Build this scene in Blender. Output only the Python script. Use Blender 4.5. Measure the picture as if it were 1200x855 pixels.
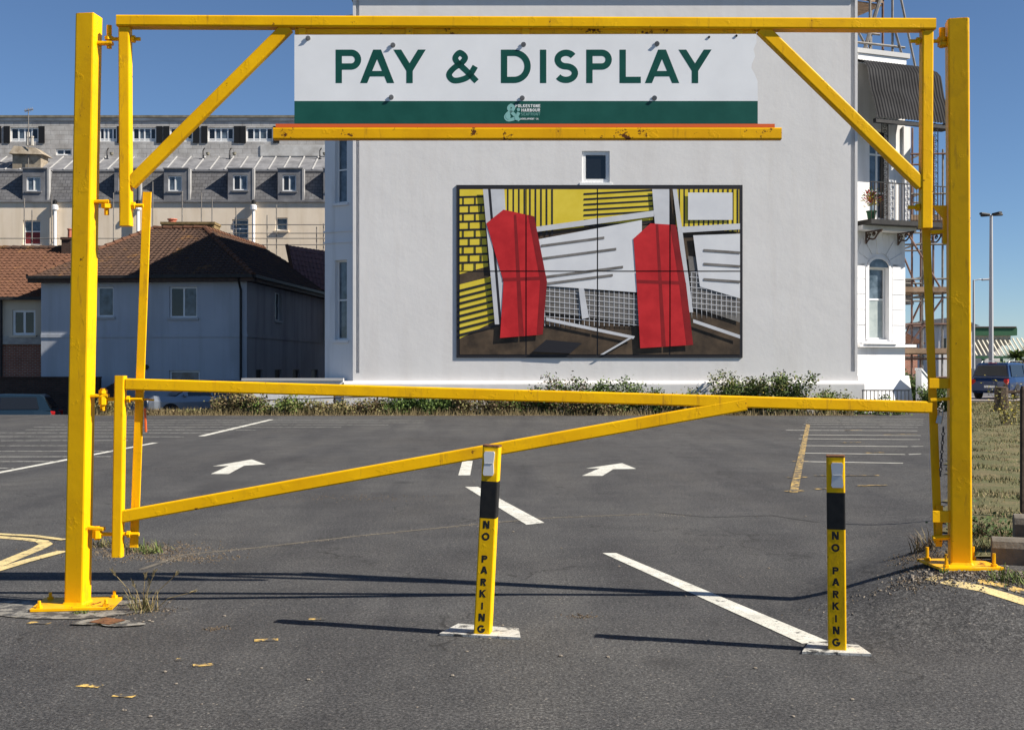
import bpy, math, random
from mathutils import Vector, Matrix
R = math.radians
rnd = random.Random(7)
for o in list(bpy.data.objects):
    bpy.data.objects.remove(o, do_unlink=True)
scene = bpy.context.scene
COL = scene.collection

# ------------------------------------------------------------------ camera
F = 1400.0; CX = 600.0; HY = 430.0; EYE = 1.6       # focal length in photo pixels, principal column, horizon row
cam_d = bpy.data.cameras.new('camera'); cam = bpy.data.objects.new('camera', cam_d); COL.objects.link(cam)
cam.location = (0, 0, EYE); cam.rotation_euler = (R(90), 0, 0)
cam_d.sensor_width = 36; cam_d.lens = 36 * F / 1200.0
cam_d.shift_y = (HY - 427.5) / 1200.0
cam_d.clip_start = 0.1; cam_d.clip_end = 3000
scene.camera = cam
# ------------------------------------------------------------------ sky and sun
SUN_EL, SUN_AZ = 39.5, 16.0                          # sun stands to the right, a little behind the camera
to_sun = Vector((math.cos(R(SUN_EL)) * math.cos(R(SUN_AZ)), -math.cos(R(SUN_EL)) * math.sin(R(SUN_AZ)), math.sin(R(SUN_EL))))
world = bpy.data.worlds.new('World'); scene.world = world; world.use_nodes = True
wn = world.node_tree.nodes; wl = world.node_tree.links; wn.clear()
sky = wn.new('ShaderNodeTexSky'); sky.sky_type = 'NISHITA'; sky.sun_disc = False
sky.sun_elevation = R(SUN_EL); sky.sun_rotation = R(90 + SUN_AZ)
sky.altitude = 1800; sky.air_density = 1.0; sky.dust_density = 0.0; sky.ozone_density = 6.0
bg = wn.new('ShaderNodeBackground'); bg.inputs['Strength'].default_value = 0.055
wo = wn.new('ShaderNodeOutputWorld')
wl.new(sky.outputs[0], bg.inputs[0]); wl.new(bg.outputs[0], wo.inputs[0])
sun_d = bpy.data.lights.new('sun', 'SUN'); sun = bpy.data.objects.new('sun', sun_d); COL.objects.link(sun)
sun_d.energy = 5.0; sun_d.angle = R(0.5); sun_d.color = (1.0, 0.93, 0.82)
sun.rotation_euler = (-to_sun).to_track_quat('-Z', 'Y').to_euler(); sun.location = (20, -10, 30)
vs = scene.view_settings
scene.display_settings.display_device = 'sRGB'
vs.view_transform = 'Standard'; vs.look = 'None'; vs.gamma = 1; vs.exposure = 0.92; vs.use_curve_mapping = False
scene.render.engine = 'CYCLES'

# ================================================================== materials
MATS = {}
def mat(name, col, rough=0.7, metal=0.0, spec=0.4):
    m = bpy.data.materials.new(name); m.use_nodes = True
    b = m.node_tree.nodes['Principled BSDF']
    b.inputs['Base Color'].default_value = (*col, 1); b.inputs['Roughness'].default_value = rough
    b.inputs['Metallic'].default_value = metal; b.inputs['Specular IOR Level'].default_value = spec
    MATS[name] = m
    return m
def nodes(m):
    return m.node_tree.nodes, m.node_tree.links, m.node_tree.nodes['Principled BSDF']
def noise(N, L, scale, detail=4, rough=0.55, vec=None, coord='Object', dist=0.0):
    t = N.new('ShaderNodeTexNoise'); t.inputs['Scale'].default_value = scale
    t.inputs['Detail'].default_value = detail; t.inputs['Roughness'].default_value = rough
    t.inputs['Distortion'].default_value = dist
    if vec is None:
        tc = N.new('ShaderNodeTexCoord'); vec = tc.outputs[coord]
    L.new(vec, t.inputs['Vector'])
    return t.outputs['Fac']
def ramp(N, L, fac, stops):
    r = N.new('ShaderNodeValToRGB'); e = r.color_ramp.elements
    e[0].position = stops[0][0]; e[0].color = (*stops[0][1], 1)
    e[1].position = stops[-1][0]; e[1].color = (*stops[-1][1], 1)
    for p, c in stops[1:-1]:
        k = e.new(p); k.color = (*c, 1)
    L.new(fac, r.inputs[0])
    return r.outputs[0]
def mix(N, L, fac, a, b, mode='MIX'):
    x = N.new('ShaderNodeMix'); x.data_type = 'RGBA'; x.blend_type = mode
    for s, v in ((0, fac), (6, a), (7, b)):
        if isinstance(v, (int, float)): x.inputs[s].default_value = v
        elif isinstance(v, tuple): x.inputs[s].default_value = (*v, 1)
        else: L.new(v, x.inputs[s])
    return x.outputs[2]
def bump(N, L, b, h, strength=0.3, dist=0.01):
    k = N.new('ShaderNodeBump'); k.inputs['Strength'].default_value = strength; k.inputs['Distance'].default_value = dist
    L.new(h, k.inputs['Height'])
    if b.inputs['Normal'].is_linked:
        L.new(b.inputs['Normal'].links[0].from_socket, k.inputs['Normal'])
    L.new(k.outputs[0], b.inputs['Normal'])
def mottled(name, c1, c2, scale=3, rough=0.8, bump_s=0.0, bump_scale=30, bump_d=0.01, spec=0.3, detail=6, coord='Object', lo=0.35, hi=0.65):
    m = mat(name, c1, rough, 0, spec); N, L, b = nodes(m)
    n = noise(N, L, scale, detail, 0.6, coord=coord)
    L.new(ramp(N, L, n, [(lo, c1), (hi, c2)]), b.inputs['Base Color'])
    if bump_s:
        bump(N, L, b, noise(N, L, bump_scale, 4, 0.6, coord=coord), bump_s, bump_d)
    return m
WHITE = (1, 1, 1); BLACK = (0, 0, 0)

def asphalt_material():
    m = mat('asphalt', (0.06, 0.06, 0.06), 0.85, 0, 0.25); N, L, b = nodes(m)
    big = noise(N, L, 0.22, 5, 0.6); mid = noise(N, L, 1.7, 6, 0.65); fine = noise(N, L, 62, 4, 0.85); fine2 = noise(N, L, 24, 3, 0.8)
    base = ramp(N, L, big, [(0.3, (0.047, 0.046, 0.047)), (0.5, (0.056, 0.056, 0.058)), (0.72, (0.070, 0.070, 0.071))])
    midc = ramp(N, L, mid, [(0.25, (0.72, 0.72, 0.72)), (0.75, (1.22, 1.21, 1.18))])
    c = mix(N, L, 1.0, base, midc, 'MULTIPLY')
    spk = ramp(N, L, fine, [(0.32, (0.12, 0.12, 0.13)), (0.5, (0.88, 0.88, 0.88)), (0.68, (2.9, 2.88, 2.8))])
    c = mix(N, L, 1.0, c, spk, 'MULTIPLY')
    c = mix(N, L, 1.0, c, ramp(N, L, fine2, [(0.3, (0.62, 0.62, 0.63)), (0.7, (1.38, 1.36, 1.32))]), 'MULTIPLY')
    v = N.new('ShaderNodeTexVoronoi'); v.inputs['Scale'].default_value = 55
    tc = N.new('ShaderNodeTexCoord'); L.new(tc.outputs['Object'], v.inputs['Vector'])
    vr = ramp(N, L, v.outputs['Color'], [(0.86, BLACK), (0.9, WHITE)])
    dots = ramp(N, L, v.outputs['Distance'], [(0.26, WHITE), (0.36, BLACK)])
    dm = mix(N, L, 1.0, vr, dots, 'MULTIPLY')
    c = mix(N, L, dm, c, (0.21, 0.19, 0.165))
    # streaky stains: stretched along the driving direction
    mp = N.new('ShaderNodeMapping'); mp.inputs['Scale'].default_value = (0.9, 0.12, 1); mp.inputs['Rotation'].default_value = (0, 0, R(70))
    L.new(tc.outputs['Object'], mp.inputs['Vector'])
    st = noise(N, L, 1.3, 5, 0.6, vec=mp.outputs[0])
    c = mix(N, L, 1.0, c, ramp(N, L, st, [(0.32, (0.74, 0.74, 0.76)), (0.5, (1, 1, 1)), (0.7, (1.14, 1.12, 1.08))]), 'MULTIPLY')
    vo = N.new('ShaderNodeTexVoronoi'); vo.inputs['Scale'].default_value = 0.9; L.new(tc.outputs['Object'], vo.inputs['Vector'])
    spot = mix(N, L, 1.0, ramp(N, L, vo.outputs['Color'], [(0.72, BLACK), (0.76, WHITE)]), ramp(N, L, vo.outputs['Distance'], [(0.02, WHITE), (0.17, BLACK)]), 'MULTIPLY')
    c = mix(N, L, mix(N, L, 1.0, spot, (0.62, 0.62, 0.62), 'MULTIPLY'), c, (0.024, 0.023, 0.023))
    # old cracks
    vc = N.new('ShaderNodeTexVoronoi'); vc.feature = 'DISTANCE_TO_EDGE'; vc.inputs['Scale'].default_value = 0.32
    wv = N.new('ShaderNodeVectorMath'); wv.operation = 'ADD'
    nz = N.new('ShaderNodeTexNoise'); nz.inputs['Scale'].default_value = 2.2; nz.inputs['Detail'].default_value = 6
    L.new(tc.outputs['Object'], nz.inputs['Vector']); L.new(tc.outputs['Object'], wv.inputs[0]); L.new(nz.outputs['Color'], wv.inputs[1])
    L.new(wv.outputs[0], vc.inputs['Vector'])
    crack = ramp(N, L, vc.outputs['Distance'], [(0.0, WHITE), (0.006, BLACK)])
    gate = ramp(N, L, noise(N, L, 0.5, 3), [(0.47, BLACK), (0.56, WHITE)])
    c = mix(N, L, mix(N, L, 1.0, crack, gate, 'MULTIPLY'), c, (0.022, 0.021, 0.02))
    L.new(c, b.inputs['Base Color'])
    bump(N, L, b, fine, 0.75, 0.006); bump(N, L, b, noise(N, L, 5, 4), 0.25, 0.02)
    return m
asphalt_material()

def paint_on_road(name, col, wear):
    m = mat(name, col, 0.75); N, L, b = nodes(m)
    n = noise(N, L, 9, 8, 0.75); n2 = noise(N, L, 90, 3, 0.7)
    w = ramp(N, L, n, [(wear, WHITE), (wear + 0.07, BLACK)])
    w2 = ramp(N, L, n2, [(0.33, (0.8, 0.8, 0.8)), (0.45, BLACK)])
    f = mix(N, L, 1.0, w, w2, 'LIGHTEN')
    cc = mix(N, L, 1.0, col, ramp(N, L, noise(N, L, 4, 5), [(0.3, (0.75, 0.74, 0.72)), (0.7, (1.05, 1.05, 1.05))]), 'MULTIPLY')
    cc = mix(N, L, ramp(N, L, noise(N, L, 2.3, 6, 0.7, dist=1.5), [(0.52, BLACK), (0.72, (0.45, 0.45, 0.45))]), cc, (0.17, 0.165, 0.15))
    L.new(mix(N, L, f, cc, (0.058, 0.056, 0.053)), b.inputs['Base Color'])
    bump(N, L, b, n2, 0.6, 0.004)
    return m
paint_on_road('road_white', (0.64, 0.63, 0.565), 0.36)
paint_on_road('road_white_old', (0.50, 0.50, 0.46), 0.42)
paint_on_road('road_yellow', (0.66, 0.52, 0.24), 0.38)
paint_on_road('road_yellow_old', (0.70, 0.46, 0.12), 0.49)
paint_on_road('soil_worn', (0.13, 0.10, 0.068), 0.47)
paint_on_road('footing', (0.25, 0.235, 0.205), 0.46)
paint_on_road('pad_white', (0.52, 0.51, 0.47), 0.42)

def yellow_paint(name, col, chips=0.66, rust=(0.10, 0.035, 0.012)):
    m = mat(name, col, 0.42, 0, 0.16); N, L, b = nodes(m)
    n = noise(N, L, 2.2, 6, 0.6)
    c = mix(N, L, 1.0, col, ramp(N, L, n, [(0.3, (0.86, 0.80, 0.7)), (0.7, (1.04, 1.05, 1.0))]), 'MULTIPLY')
    tc = N.new('ShaderNodeTexCoord'); mp = N.new('ShaderNodeMapping'); mp.inputs['Scale'].default_value = (1, 1, 0.16)
    L.new(tc.outputs['Object'], mp.inputs['Vector'])
    dr = noise(N, L, 22, 5, 0.7, vec=mp.outputs[0])
    c = mix(N, L, ramp(N, L, dr, [(0.58, BLACK), (0.80, (0.8, 0.8, 0.8))]), c, (0.26, 0.11, 0.02))
    c = mix(N, L, ramp(N, L, noise(N, L, 5, 7, 0.7), [(0.56, BLACK), (0.78, (0.45, 0.45, 0.45))]), c, (0.40, 0.20, 0.015))
    ch = noise(N, L, 11, 7, 0.72)
    f = ramp(N, L, ch, [(chips, BLACK), (chips + 0.025, WHITE)])
    c = mix(N, L, f, c, rust)
    L.new(c, b.inputs['Base Color'])
    L.new(ramp(N, L, f, [(0, (0.42, 0.42, 0.42)), (1, (0.9, 0.9, 0.9))]), b.inputs['Roughness'])
    bump(N, L, b, noise(N, L, 7, 5, 0.6), 0.28, 0.005)
    bump(N, L, b, noise(N, L, 60, 3, 0.6), 0.12, 0.002)
    lump = ramp(N, L, noise(N, L, 9, 5, 0.7), [(0.60, BLACK), (0.64, WHITE)])
    bump(N, L, b, lump, 0.35, 0.002)
    return m
yellow_paint('yellow', (0.86, 0.48, 0.002), 0.655)
yellow_paint('yellow_rusty', (0.80, 0.42, 0.003), 0.60)
yellow_paint('yellow_bollard', (0.84, 0.50, 0.003), 0.665, (0.16, 0.045, 0.012))

mat('sign_white', (0.80, 0.81, 0.82), 0.35)
def sign_mats():
    m = MATS['sign_white']; N, L, b = nodes(m)
    L.new(ramp(N, L, noise(N, L, 3, 6), [(0.3, (0.74, 0.75, 0.76)), (0.7, (0.82, 0.83, 0.84))]), b.inputs['Base Color'])
sign_mats()
mottled('sign_green', (0.010, 0.075, 0.058), (0.014, 0.092, 0.072), 6, 0.4, spec=0.2)
mottled('letter_green', (0.007, 0.066, 0.052), (0.010, 0.080, 0.062), 9, 0.4, spec=0.2)
mat('sign_orange', (0.72, 0.12, 0.02), 0.45)
mat('logo_teal', (0.22, 0.45, 0.42), 0.5); mat('logo_white', (0.8, 0.82, 0.8), 0.5); mat('logo_dim', (0.14, 0.33, 0.29), 0.5)
mat('steel', (0.36, 0.36, 0.37), 0.35, 0.8); mat('dark_steel', (0.09, 0.085, 0.085), 0.5, 0.5)
mottled('black_paint', (0.007, 0.007, 0.008), (0.016, 0.015, 0.014), 20, 0.45)
mat('letter_black', (0.012, 0.012, 0.012), 0.5)
mat('reflector_white', (0.66, 0.67, 0.68), 0.25, 0, 0.6)
mottled('rusted', (0.10, 0.045, 0.02), (0.20, 0.09, 0.04), 18, 0.9, 0.5, 60)
def stucco(name, c1, c2, stain=(0.8, 0.79, 0.77), bs=0.35):
    m = mat(name, c1, 0.8, 0, 0.2); N, L, b = nodes(m)
    c = ramp(N, L, noise(N, L, 0.5, 6), [(0.3, c1), (0.7, c2)])
    tc = N.new('ShaderNodeTexCoord'); mp = N.new('ShaderNodeMapping'); mp.inputs['Scale'].default_value = (1, 1, 0.09)
    L.new(tc.outputs['Object'], mp.inputs['Vector'])
    st = noise(N, L, 1.6, 7, 0.65, vec=mp.outputs[0])
    c = mix(N, L, 1.0, c, ramp(N, L, st, [(0.33, stain), (0.52, WHITE)]), 'MULTIPLY')
    c = mix(N, L, ramp(N, L, noise(N, L, 9, 6, 0.7), [(0.70, BLACK), (0.80, (0.35, 0.35, 0.35))]), c, tuple(x * 0.6 for x in c1))
    L.new(c, b.inputs['Base Color'])
    bump(N, L, b, noise(N, L, 1.1, 5, 0.6), bs, 0.05)
    bump(N, L, b, noise(N, L, 9, 5, 0.6), bs * 0.7, 0.012)
    return m
stucco('wall_white', (0.65, 0.635, 0.625), (0.69, 0.675, 0.665), (0.955, 0.945, 0.935), 0.20)
stucco('bay_white', (0.70, 0.70, 0.71), (0.78, 0.78, 0.785), bs=0.12)
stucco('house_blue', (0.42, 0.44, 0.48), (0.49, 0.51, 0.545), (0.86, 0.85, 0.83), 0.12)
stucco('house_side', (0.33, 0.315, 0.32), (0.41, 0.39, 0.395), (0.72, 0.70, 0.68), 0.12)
stucco('cream', (0.72, 0.60, 0.46), (0.80, 0.69, 0.55), (0.88, 0.86, 0.82), 0.15)
stucco('cream_house', (0.55, 0.47, 0.36), (0.62, 0.55, 0.44), (0.85, 0.82, 0.78), 0.15)
mat('frame_white', (0.78, 0.78, 0.77), 0.4)
mat('sill_grey', (0.42, 0.42, 0.42), 0.8)
mat('glass_dark', (0.012, 0.014, 0.017), 0.06, 0, 0.6)
mottled('glass_curtain', (0.03, 0.045, 0.06), (0.13, 0.17, 0.21), 2.5, 0.12, spec=0.6)
mottled('glass_blind', (0.26, 0.30, 0.30), (0.36, 0.40, 0.39), 3, 0.15, spec=0.6)
mat('red_curtain', (0.16, 0.015, 0.018), 0.5)
def tiles(name, c1, c2, c3, thr):
    m = mat(name, c1, 0.9, 0, 0.15); N, L, b = nodes(m)
    c = ramp(N, L, noise(N, L, 7, 5, 0.7), [(0.3, c1), (0.7, c2)])
    moss = noise(N, L, 1.3, 8, 0.75)
    c = mix(N, L, ramp(N, L, moss, [(thr, BLACK), (thr + 0.16, (0.85, 0.85, 0.85))]), c, c3)
    L.new(c, b.inputs['Base Color']); bump(N, L, b, noise(N, L, 30, 4), 0.3, 0.01)
    return m
tiles('roof_tiles', (0.05, 0.032, 0.025), (0.10, 0.060, 0.043), (0.26, 0.13, 0.04), 0.56)
tiles('roof_tiles_red', (0.075, 0.038, 0.025), (0.15, 0.072, 0.044), (0.28, 0.14, 0.05), 0.58)
tiles('roof_tiles_plum', (0.16, 0.085, 0.075), (0.24, 0.13, 0.12), (0.2, 0.15, 0.08), 0.66)
def bricks(name, c1, c2, mortar, sx=0.225, sy=0.075, msize=0.012, bs=0.5, axes='xz', rough=0.9):
    m = mat(name, c1, rough, 0, 0.2); N, L, b = nodes(m)
    tc = N.new('ShaderNodeTexCoord'); sp = N.new('ShaderNodeSeparateXYZ'); L.new(tc.outputs['Object'], sp.inputs[0])
    cb = N.new('ShaderNodeCombineXYZ'); L.new(sp.outputs[0], cb.inputs[0]); L.new(sp.outputs[2], cb.inputs[1])
    t = N.new('ShaderNodeTexBrick'); L.new(cb.outputs[0], t.inputs['Vector'])
    t.inputs['Color1'].default_value = (*c1, 1); t.inputs['Color2'].default_value = (*c2, 1); t.inputs['Mortar'].default_value = (*mortar, 1)
    t.inputs['Scale'].default_value = 1; t.inputs['Brick Width'].default_value = sx; t.inputs['Row Height'].default_value = sy; t.inputs['Mortar Size'].default_value = msize
    c = mix(N, L, 1.0, t.outputs['Color'], ramp(N, L, noise(N, L, 1.2, 7, 0.7), [(0.3, (0.7, 0.68, 0.66)), (0.7, (1.2, 1.2, 1.2))]), 'MULTIPLY')
    L.new(c, b.inputs['Base Color'])
    inv = N.new('ShaderNodeMath'); inv.operation = 'SUBTRACT'; inv.inputs[0].default_value = 1; L.new(t.outputs['Fac'], inv.inputs[1])
    bump(N, L, b, inv.outputs[0], bs, 0.012)
    return m
bricks('brick_red', (0.30, 0.10, 0.055), (0.24, 0.075, 0.04), (0.30, 0.26, 0.22))
bricks('brick_dark', (0.085, 0.045, 0.035), (0.06, 0.035, 0.028), (0.07, 0.06, 0.05))
bricks('slates', (0.115, 0.115, 0.122), (0.145, 0.145, 0.15), (0.075, 0.075, 0.08), 0.34, 0.22, 0.02)
bricks('slates_pale', (0.40, 0.385, 0.37), (0.46, 0.45, 0.435), (0.33, 0.32, 0.31), 0.6, 0.3, 0.02)
mottled('lead', (0.13, 0.13, 0.138), (0.23, 0.23, 0.238), 1.2, 0.6, 0.2, 6)
mottled('lead_seam', (0.28, 0.275, 0.27), (0.36, 0.355, 0.35), 2, 0.7)
mottled('weathered_render', (0.30, 0.285, 0.265), (0.62, 0.61, 0.59), 0.7, 0.9, 0.3, 9, detail=9)
mottled('lichen_coping', (0.14, 0.12, 0.085), (0.24, 0.22, 0.17), 2.5, 0.95, 0.5, 12, detail=8)
mottled('stone_chimney', (0.20, 0.16, 0.115), (0.36, 0.31, 0.24), 2.2, 0.95, 0.6, 8, detail=8)
mottled('mossy_render', (0.12, 0.085, 0.035), (0.24, 0.17, 0.08), 3, 0.95, 0.5, 15, detail=8)
mat('terracotta', (0.42, 0.13, 0.08), 0.8)
mottled('scaffold_steel', (0.12, 0.11, 0.10), (0.21, 0.195, 0.18), 5, 0.55)
mottled('scaffold_rust', (0.10, 0.055, 0.045), (0.17, 0.10, 0.08), 4, 0.75)
mottled('scaffold_boards', (0.19, 0.13, 0.085), (0.32, 0.22, 0.15), 3, 0.9, 0.3, 20)
mottled('iron_black', (0.016, 0.015, 0.015), (0.035, 0.032, 0.03), 6, 0.5)
mottled('iron_brown', (0.05, 0.03, 0.022), (0.09, 0.055, 0.04), 6, 0.6)
mottled('canopy_metal', (0.016, 0.016, 0.018), (0.032, 0.032, 0.035), 1.5, 0.75, spec=0.15)
mottled('concrete', (0.30, 0.28, 0.25), (0.42, 0.40, 0.36), 4, 0.95, 0.6, 40, 0.008, detail=8)
mottled('kerb_stone', (0.10, 0.09, 0.075), (0.19, 0.165, 0.135), 5, 0.95, 0.6, 30, 0.01, detail=8)
mottled('soil', (0.085, 0.062, 0.042), (0.16, 0.125, 0.085), 6, 1.0, 0.8, 35, 0.02, detail=8)
mottled('verge_ground', (0.15, 0.12, 0.06), (0.075, 0.085, 0.032), 2.2, 1.0, 0.7, 25, 0.02, detail=9)
mottled('seam', (0.075, 0.068, 0.058), (0.15, 0.13, 0.10), 14, 0.95, 0.6, 60, 0.006, detail=8)
mottled('patch_dark', (0.040, 0.039, 0.039), (0.062, 0.060, 0.058), 8, 0.9, 0.6, 110, 0.006)
mottled('pebble', (0.12, 0.10, 0.08), (0.30, 0.26, 0.21), 8, 0.9)
mottled('pavement', (0.22, 0.19, 0.175), (0.29, 0.26, 0.24), 1.5, 0.9)
mat('far_road', (0.10, 0.10, 0.105), 0.85)
for nm, c1, c2 in (('leaf_green', (0.075, 0.125, 0.022), (0.15, 0.20, 0.05)), ('leaf_olive', (0.12, 0.125, 0.042), (0.20, 0.185, 0.075)),
                   ('leaf_dark', (0.035, 0.068, 0.016), (0.075, 0.12, 0.032)), ('leaf_straw', (0.17, 0.13, 0.06), (0.28, 0.22, 0.11)),
                   ('leaf_brown', (0.085, 0.055, 0.03), (0.15, 0.10, 0.055)), ('flower_yellow', (0.42, 0.34, 0.04), (0.5, 0.4, 0.08)),
                   ('grass_green', (0.075, 0.095, 0.028), (0.13, 0.135, 0.045)), ('palm_dry', (0.17, 0.10, 0.055), (0.27, 0.17, 0.10))):
    m = mottled(nm, c1, c2, 3.0, 0.7, spec=0.25, detail=3, lo=0.3, hi=0.7)
    b = m.node_tree.nodes['Principled BSDF']; b.inputs['Transmission Weight'].default_value = 0.0
    b.inputs['Subsurface Weight'].default_value = 0.0
mottled('bark', (0.06, 0.042, 0.03), (0.13, 0.095, 0.07), 9, 0.95, 0.8, 25, 0.02)
mottled('wood_post', (0.05, 0.034, 0.026), (0.10, 0.07, 0.05), 9, 0.9, 0.5, 20)
def car_paint(name, c):
    m = mat(name, c, 0.3, 0.3, 0.5); b = m.node_tree.nodes['Principled BSDF']
    b.inputs['Coat Weight'].default_value = 0.6; b.inputs['Coat Roughness'].default_value = 0.055
car_paint('car_blue', (0.006, 0.024, 0.085)); car_paint('car_silver', (0.22, 0.24, 0.27)); car_paint('car_teal', (0.012, 0.028, 0.045))
mat('tyre', (0.015, 0.015, 0.015), 0.9); mat('rim', (0.45, 0.45, 0.46), 0.35, 0.8)
mat('lamp_clear', (0.6, 0.62, 0.65), 0.12, 0.3, 0.6); mat('lamp_red', (0.35, 0.01, 0.01), 0.25)
mat('plate_white', (0.7, 0.7, 0.68), 0.5); mat('trim_black', (0.02, 0.02, 0.02), 0.6)
mat('lamp_post_grey', (0.42, 0.42, 0.43), 0.5, 0.3)
mat('shelter_green', (0.025, 0.10, 0.045), 0.6); mat('shelter_cream', (0.58, 0.54, 0.44), 0.7)
# mural colours
mottled('print_yellow', (0.66, 0.50, 0.03), (0.74, 0.58, 0.06), 1.2, 0.5)
mottled('print_red', (0.42, 0.012, 0.016), (0.55, 0.022, 0.026), 1.6, 0.5)
mottled('print_red_dark', (0.20, 0.008, 0.010), (0.27, 0.012, 0.014), 2.0, 0.5)
mottled('print_grey', (0.50, 0.51, 0.54), (0.60, 0.61, 0.64), 1.2, 0.5)
mottled('print_pale', (0.62, 0.63, 0.66), (0.70, 0.71, 0.73), 0.9, 0.5)
mottled('print_brown', (0.035, 0.024, 0.016), (0.10, 0.068, 0.042), 1.5, 0.6, detail=9)
mottled('print_mesh', (0.12, 0.11, 0.10), (0.20, 0.19, 0.18), 3, 0.6)
mat('print_black', (0.015, 0.014, 0.018), 0.5)
mottled('print_tan', (0.38, 0.24, 0.16), (0.46, 0.30, 0.2), 3, 0.5)

# ================================================================== mesh helpers
BASE = {}
class MB:
    def __init__(s): s.v = []; s.f = []
    def add(s, vs, fs):
        n = len(s.v); s.v += [tuple(v) for v in vs]; s.f += [tuple(i + n for i in f) for f in fs]; return s
    def poly(s, pts): return s.add(pts, [tuple(range(len(pts)))])
    def hexa(s, p):      # 8 points: bottom ring 0-3, top ring 4-7
        return s.add(p, [(3, 2, 1, 0), (4, 5, 6, 7), (0, 1, 5, 4), (1, 2, 6, 5), (2, 3, 7, 6), (3, 0, 4, 7)])
    def box(s, x0, x1, y0, y1, z0, z1):
        return s.hexa([(x0, y0, z0), (x1, y0, z0), (x1, y1, z0), (x0, y1, z0), (x0, y0, z1), (x1, y0, z1), (x1, y1, z1), (x0, y1, z1)])
    def loft(s, rings, cap=True):
        n = len(rings[0]); vs = [p for r in rings for p in r]; fs = []
        for k in range(len(rings) - 1):
            for i in range(n):
                j = (i + 1) % n; fs.append((k * n + i, k * n + j, (k + 1) * n + j, (k + 1) * n + i))
        if cap: fs += [tuple(reversed(range(n))), tuple((len(rings) - 1) * n + i for i in range(n))]
        return s.add(vs, fs)
    def bar(s, p0, p1, w, h, side=None, ch=0.008, w1=None, h1=None):   # rectangular section with rounded arrises; side = direction of w
        p0, p1 = Vector(p0), Vector(p1); d = (p1 - p0).normalized()
        u = Vector(side) if side else (Vector((0, 0, 1)).cross(d) if abs(d.z) < 0.95 else Vector((1, 0, 0)))
        u = (u - d * u.dot(d)).normalized(); q = d.cross(u)
        rings = []
        for p, a, b in ((p0, w / 2, h / 2), (p1, (w1 or w) / 2, (h1 or h) / 2)):
            c = min(ch, a * 0.9, b * 0.9); r = []
            for sx, sy, st in ((1, 1, 0), (-1, 1, 90), (-1, -1, 180), (1, -1, 270)):
                for k in range(3):
                    t = R(st + k * 45); r.append(p + u * (sx * (a - c) + c * math.cos(t)) + q * (sy * (b - c) + c * math.sin(t)))
            rings.append(r)
        return s.loft(rings)
    def tube(s, p0, p1, r, n=8, r1=None):
        return s.path([p0, p1], r, n, r1)
    def path(s, pts, r, n=6, r1=None):
        pts = [Vector(p) for p in pts]; rings = []; m = len(pts)
        for i, p in enumerate(pts):
            d = (pts[min(i + 1, m - 1)] - pts[max(i - 1, 0)]).normalized()
            u = d.cross(Vector((0, 0, 1))) if abs(d.z) < 0.95 else d.cross(Vector((1, 0, 0)))
            u.normalize(); q = d.cross(u); rr = r + ((r1 if r1 is not None else r) - r) * i / (m - 1)
            rings.append([p + (u * math.cos(k * 2 * math.pi / n) + q * math.sin(k * 2 * math.pi / n)) * rr for k in range(n)])
        return s.loft(rings)
    def prism(s, pts, vec):          # planar polygon pushed along vec
        vec = Vector(vec); a = [Vector(p) for p in pts]; n = len(a)
        return s.add(a + [p + vec for p in a], [tuple(range(n)), tuple(reversed(range(n, 2 * n)))] + [(i, i + n, (i + 1) % n + n, (i + 1) % n) for i in range(n)])
    def lathe(s, c, prof, n=12):
        c = Vector(c)
        return s.loft([[c + Vector((r * math.cos(k * 2 * math.pi / n), r * math.sin(k * 2 * math.pi / n), z)) for k in range(n)] for r, z in prof])
    def fbox(s, fr, s0, s1, o0, o1, z0, z1):
        p = fr.p
        return s.hexa([p(s0, o1, z0), p(s1, o1, z0), p(s1, o0, z0), p(s0, o0, z0), p(s0, o1, z1), p(s1, o1, z1), p(s1, o0, z1), p(s0, o0, z1)])
    def leaf(s, c, d, n, l, w):      # a small two-triangle-pair leaf
        c, d, n = Vector(c), Vector(d), Vector(n); q = d.cross(n)
        if q.length < 1e-4: q = Vector((1, 0, 0))
        q.normalize()
        return s.add([c, c + d * l * 0.5 + q * w * 0.5, c + d * l, c + d * l * 0.5 - q * w * 0.5], [(0, 1, 2, 3)])
    def build(s, name, m, parent=None, smooth=False, kind=None, base=None):
        off = Vector(base) if base is not None else (BASE[parent.name] if parent else Vector((0, 0, 0)))
        me = bpy.data.meshes.new(name); me.from_pydata([tuple(Vector(v) - off) for v in s.v], [], s.f); me.update()
        me.materials.append(MATS[m])
        if smooth:
            for p in me.polygons: p.use_smooth = True
        o = bpy.data.objects.new(name, me); COL.objects.link(o)
        if parent: o.parent = parent
        else: o.location = off
        BASE[o.name] = off
        if kind: o['kind'] = kind
        return o
def thing(name, label, cat, loc=(0, 0, 0), group=None):
    o = bpy.data.objects.new(name, None); COL.objects.link(o); o.location = loc; o.empty_display_size = 0.2
    BASE[o.name] = Vector(loc); tag(o, label, cat, group); return o
def tag(o, label, cat, group=None):
    o['label'] = label; o['category'] = cat
    if group: o['group'] = group
    return o
def copy_tree(o, parent=None):
    c = o.copy(); COL.objects.link(c); c.parent = parent
    for ch in o.children: copy_tree(ch, c)
    return c
def struct(o): o['kind'] = 'structure'; return o

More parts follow.
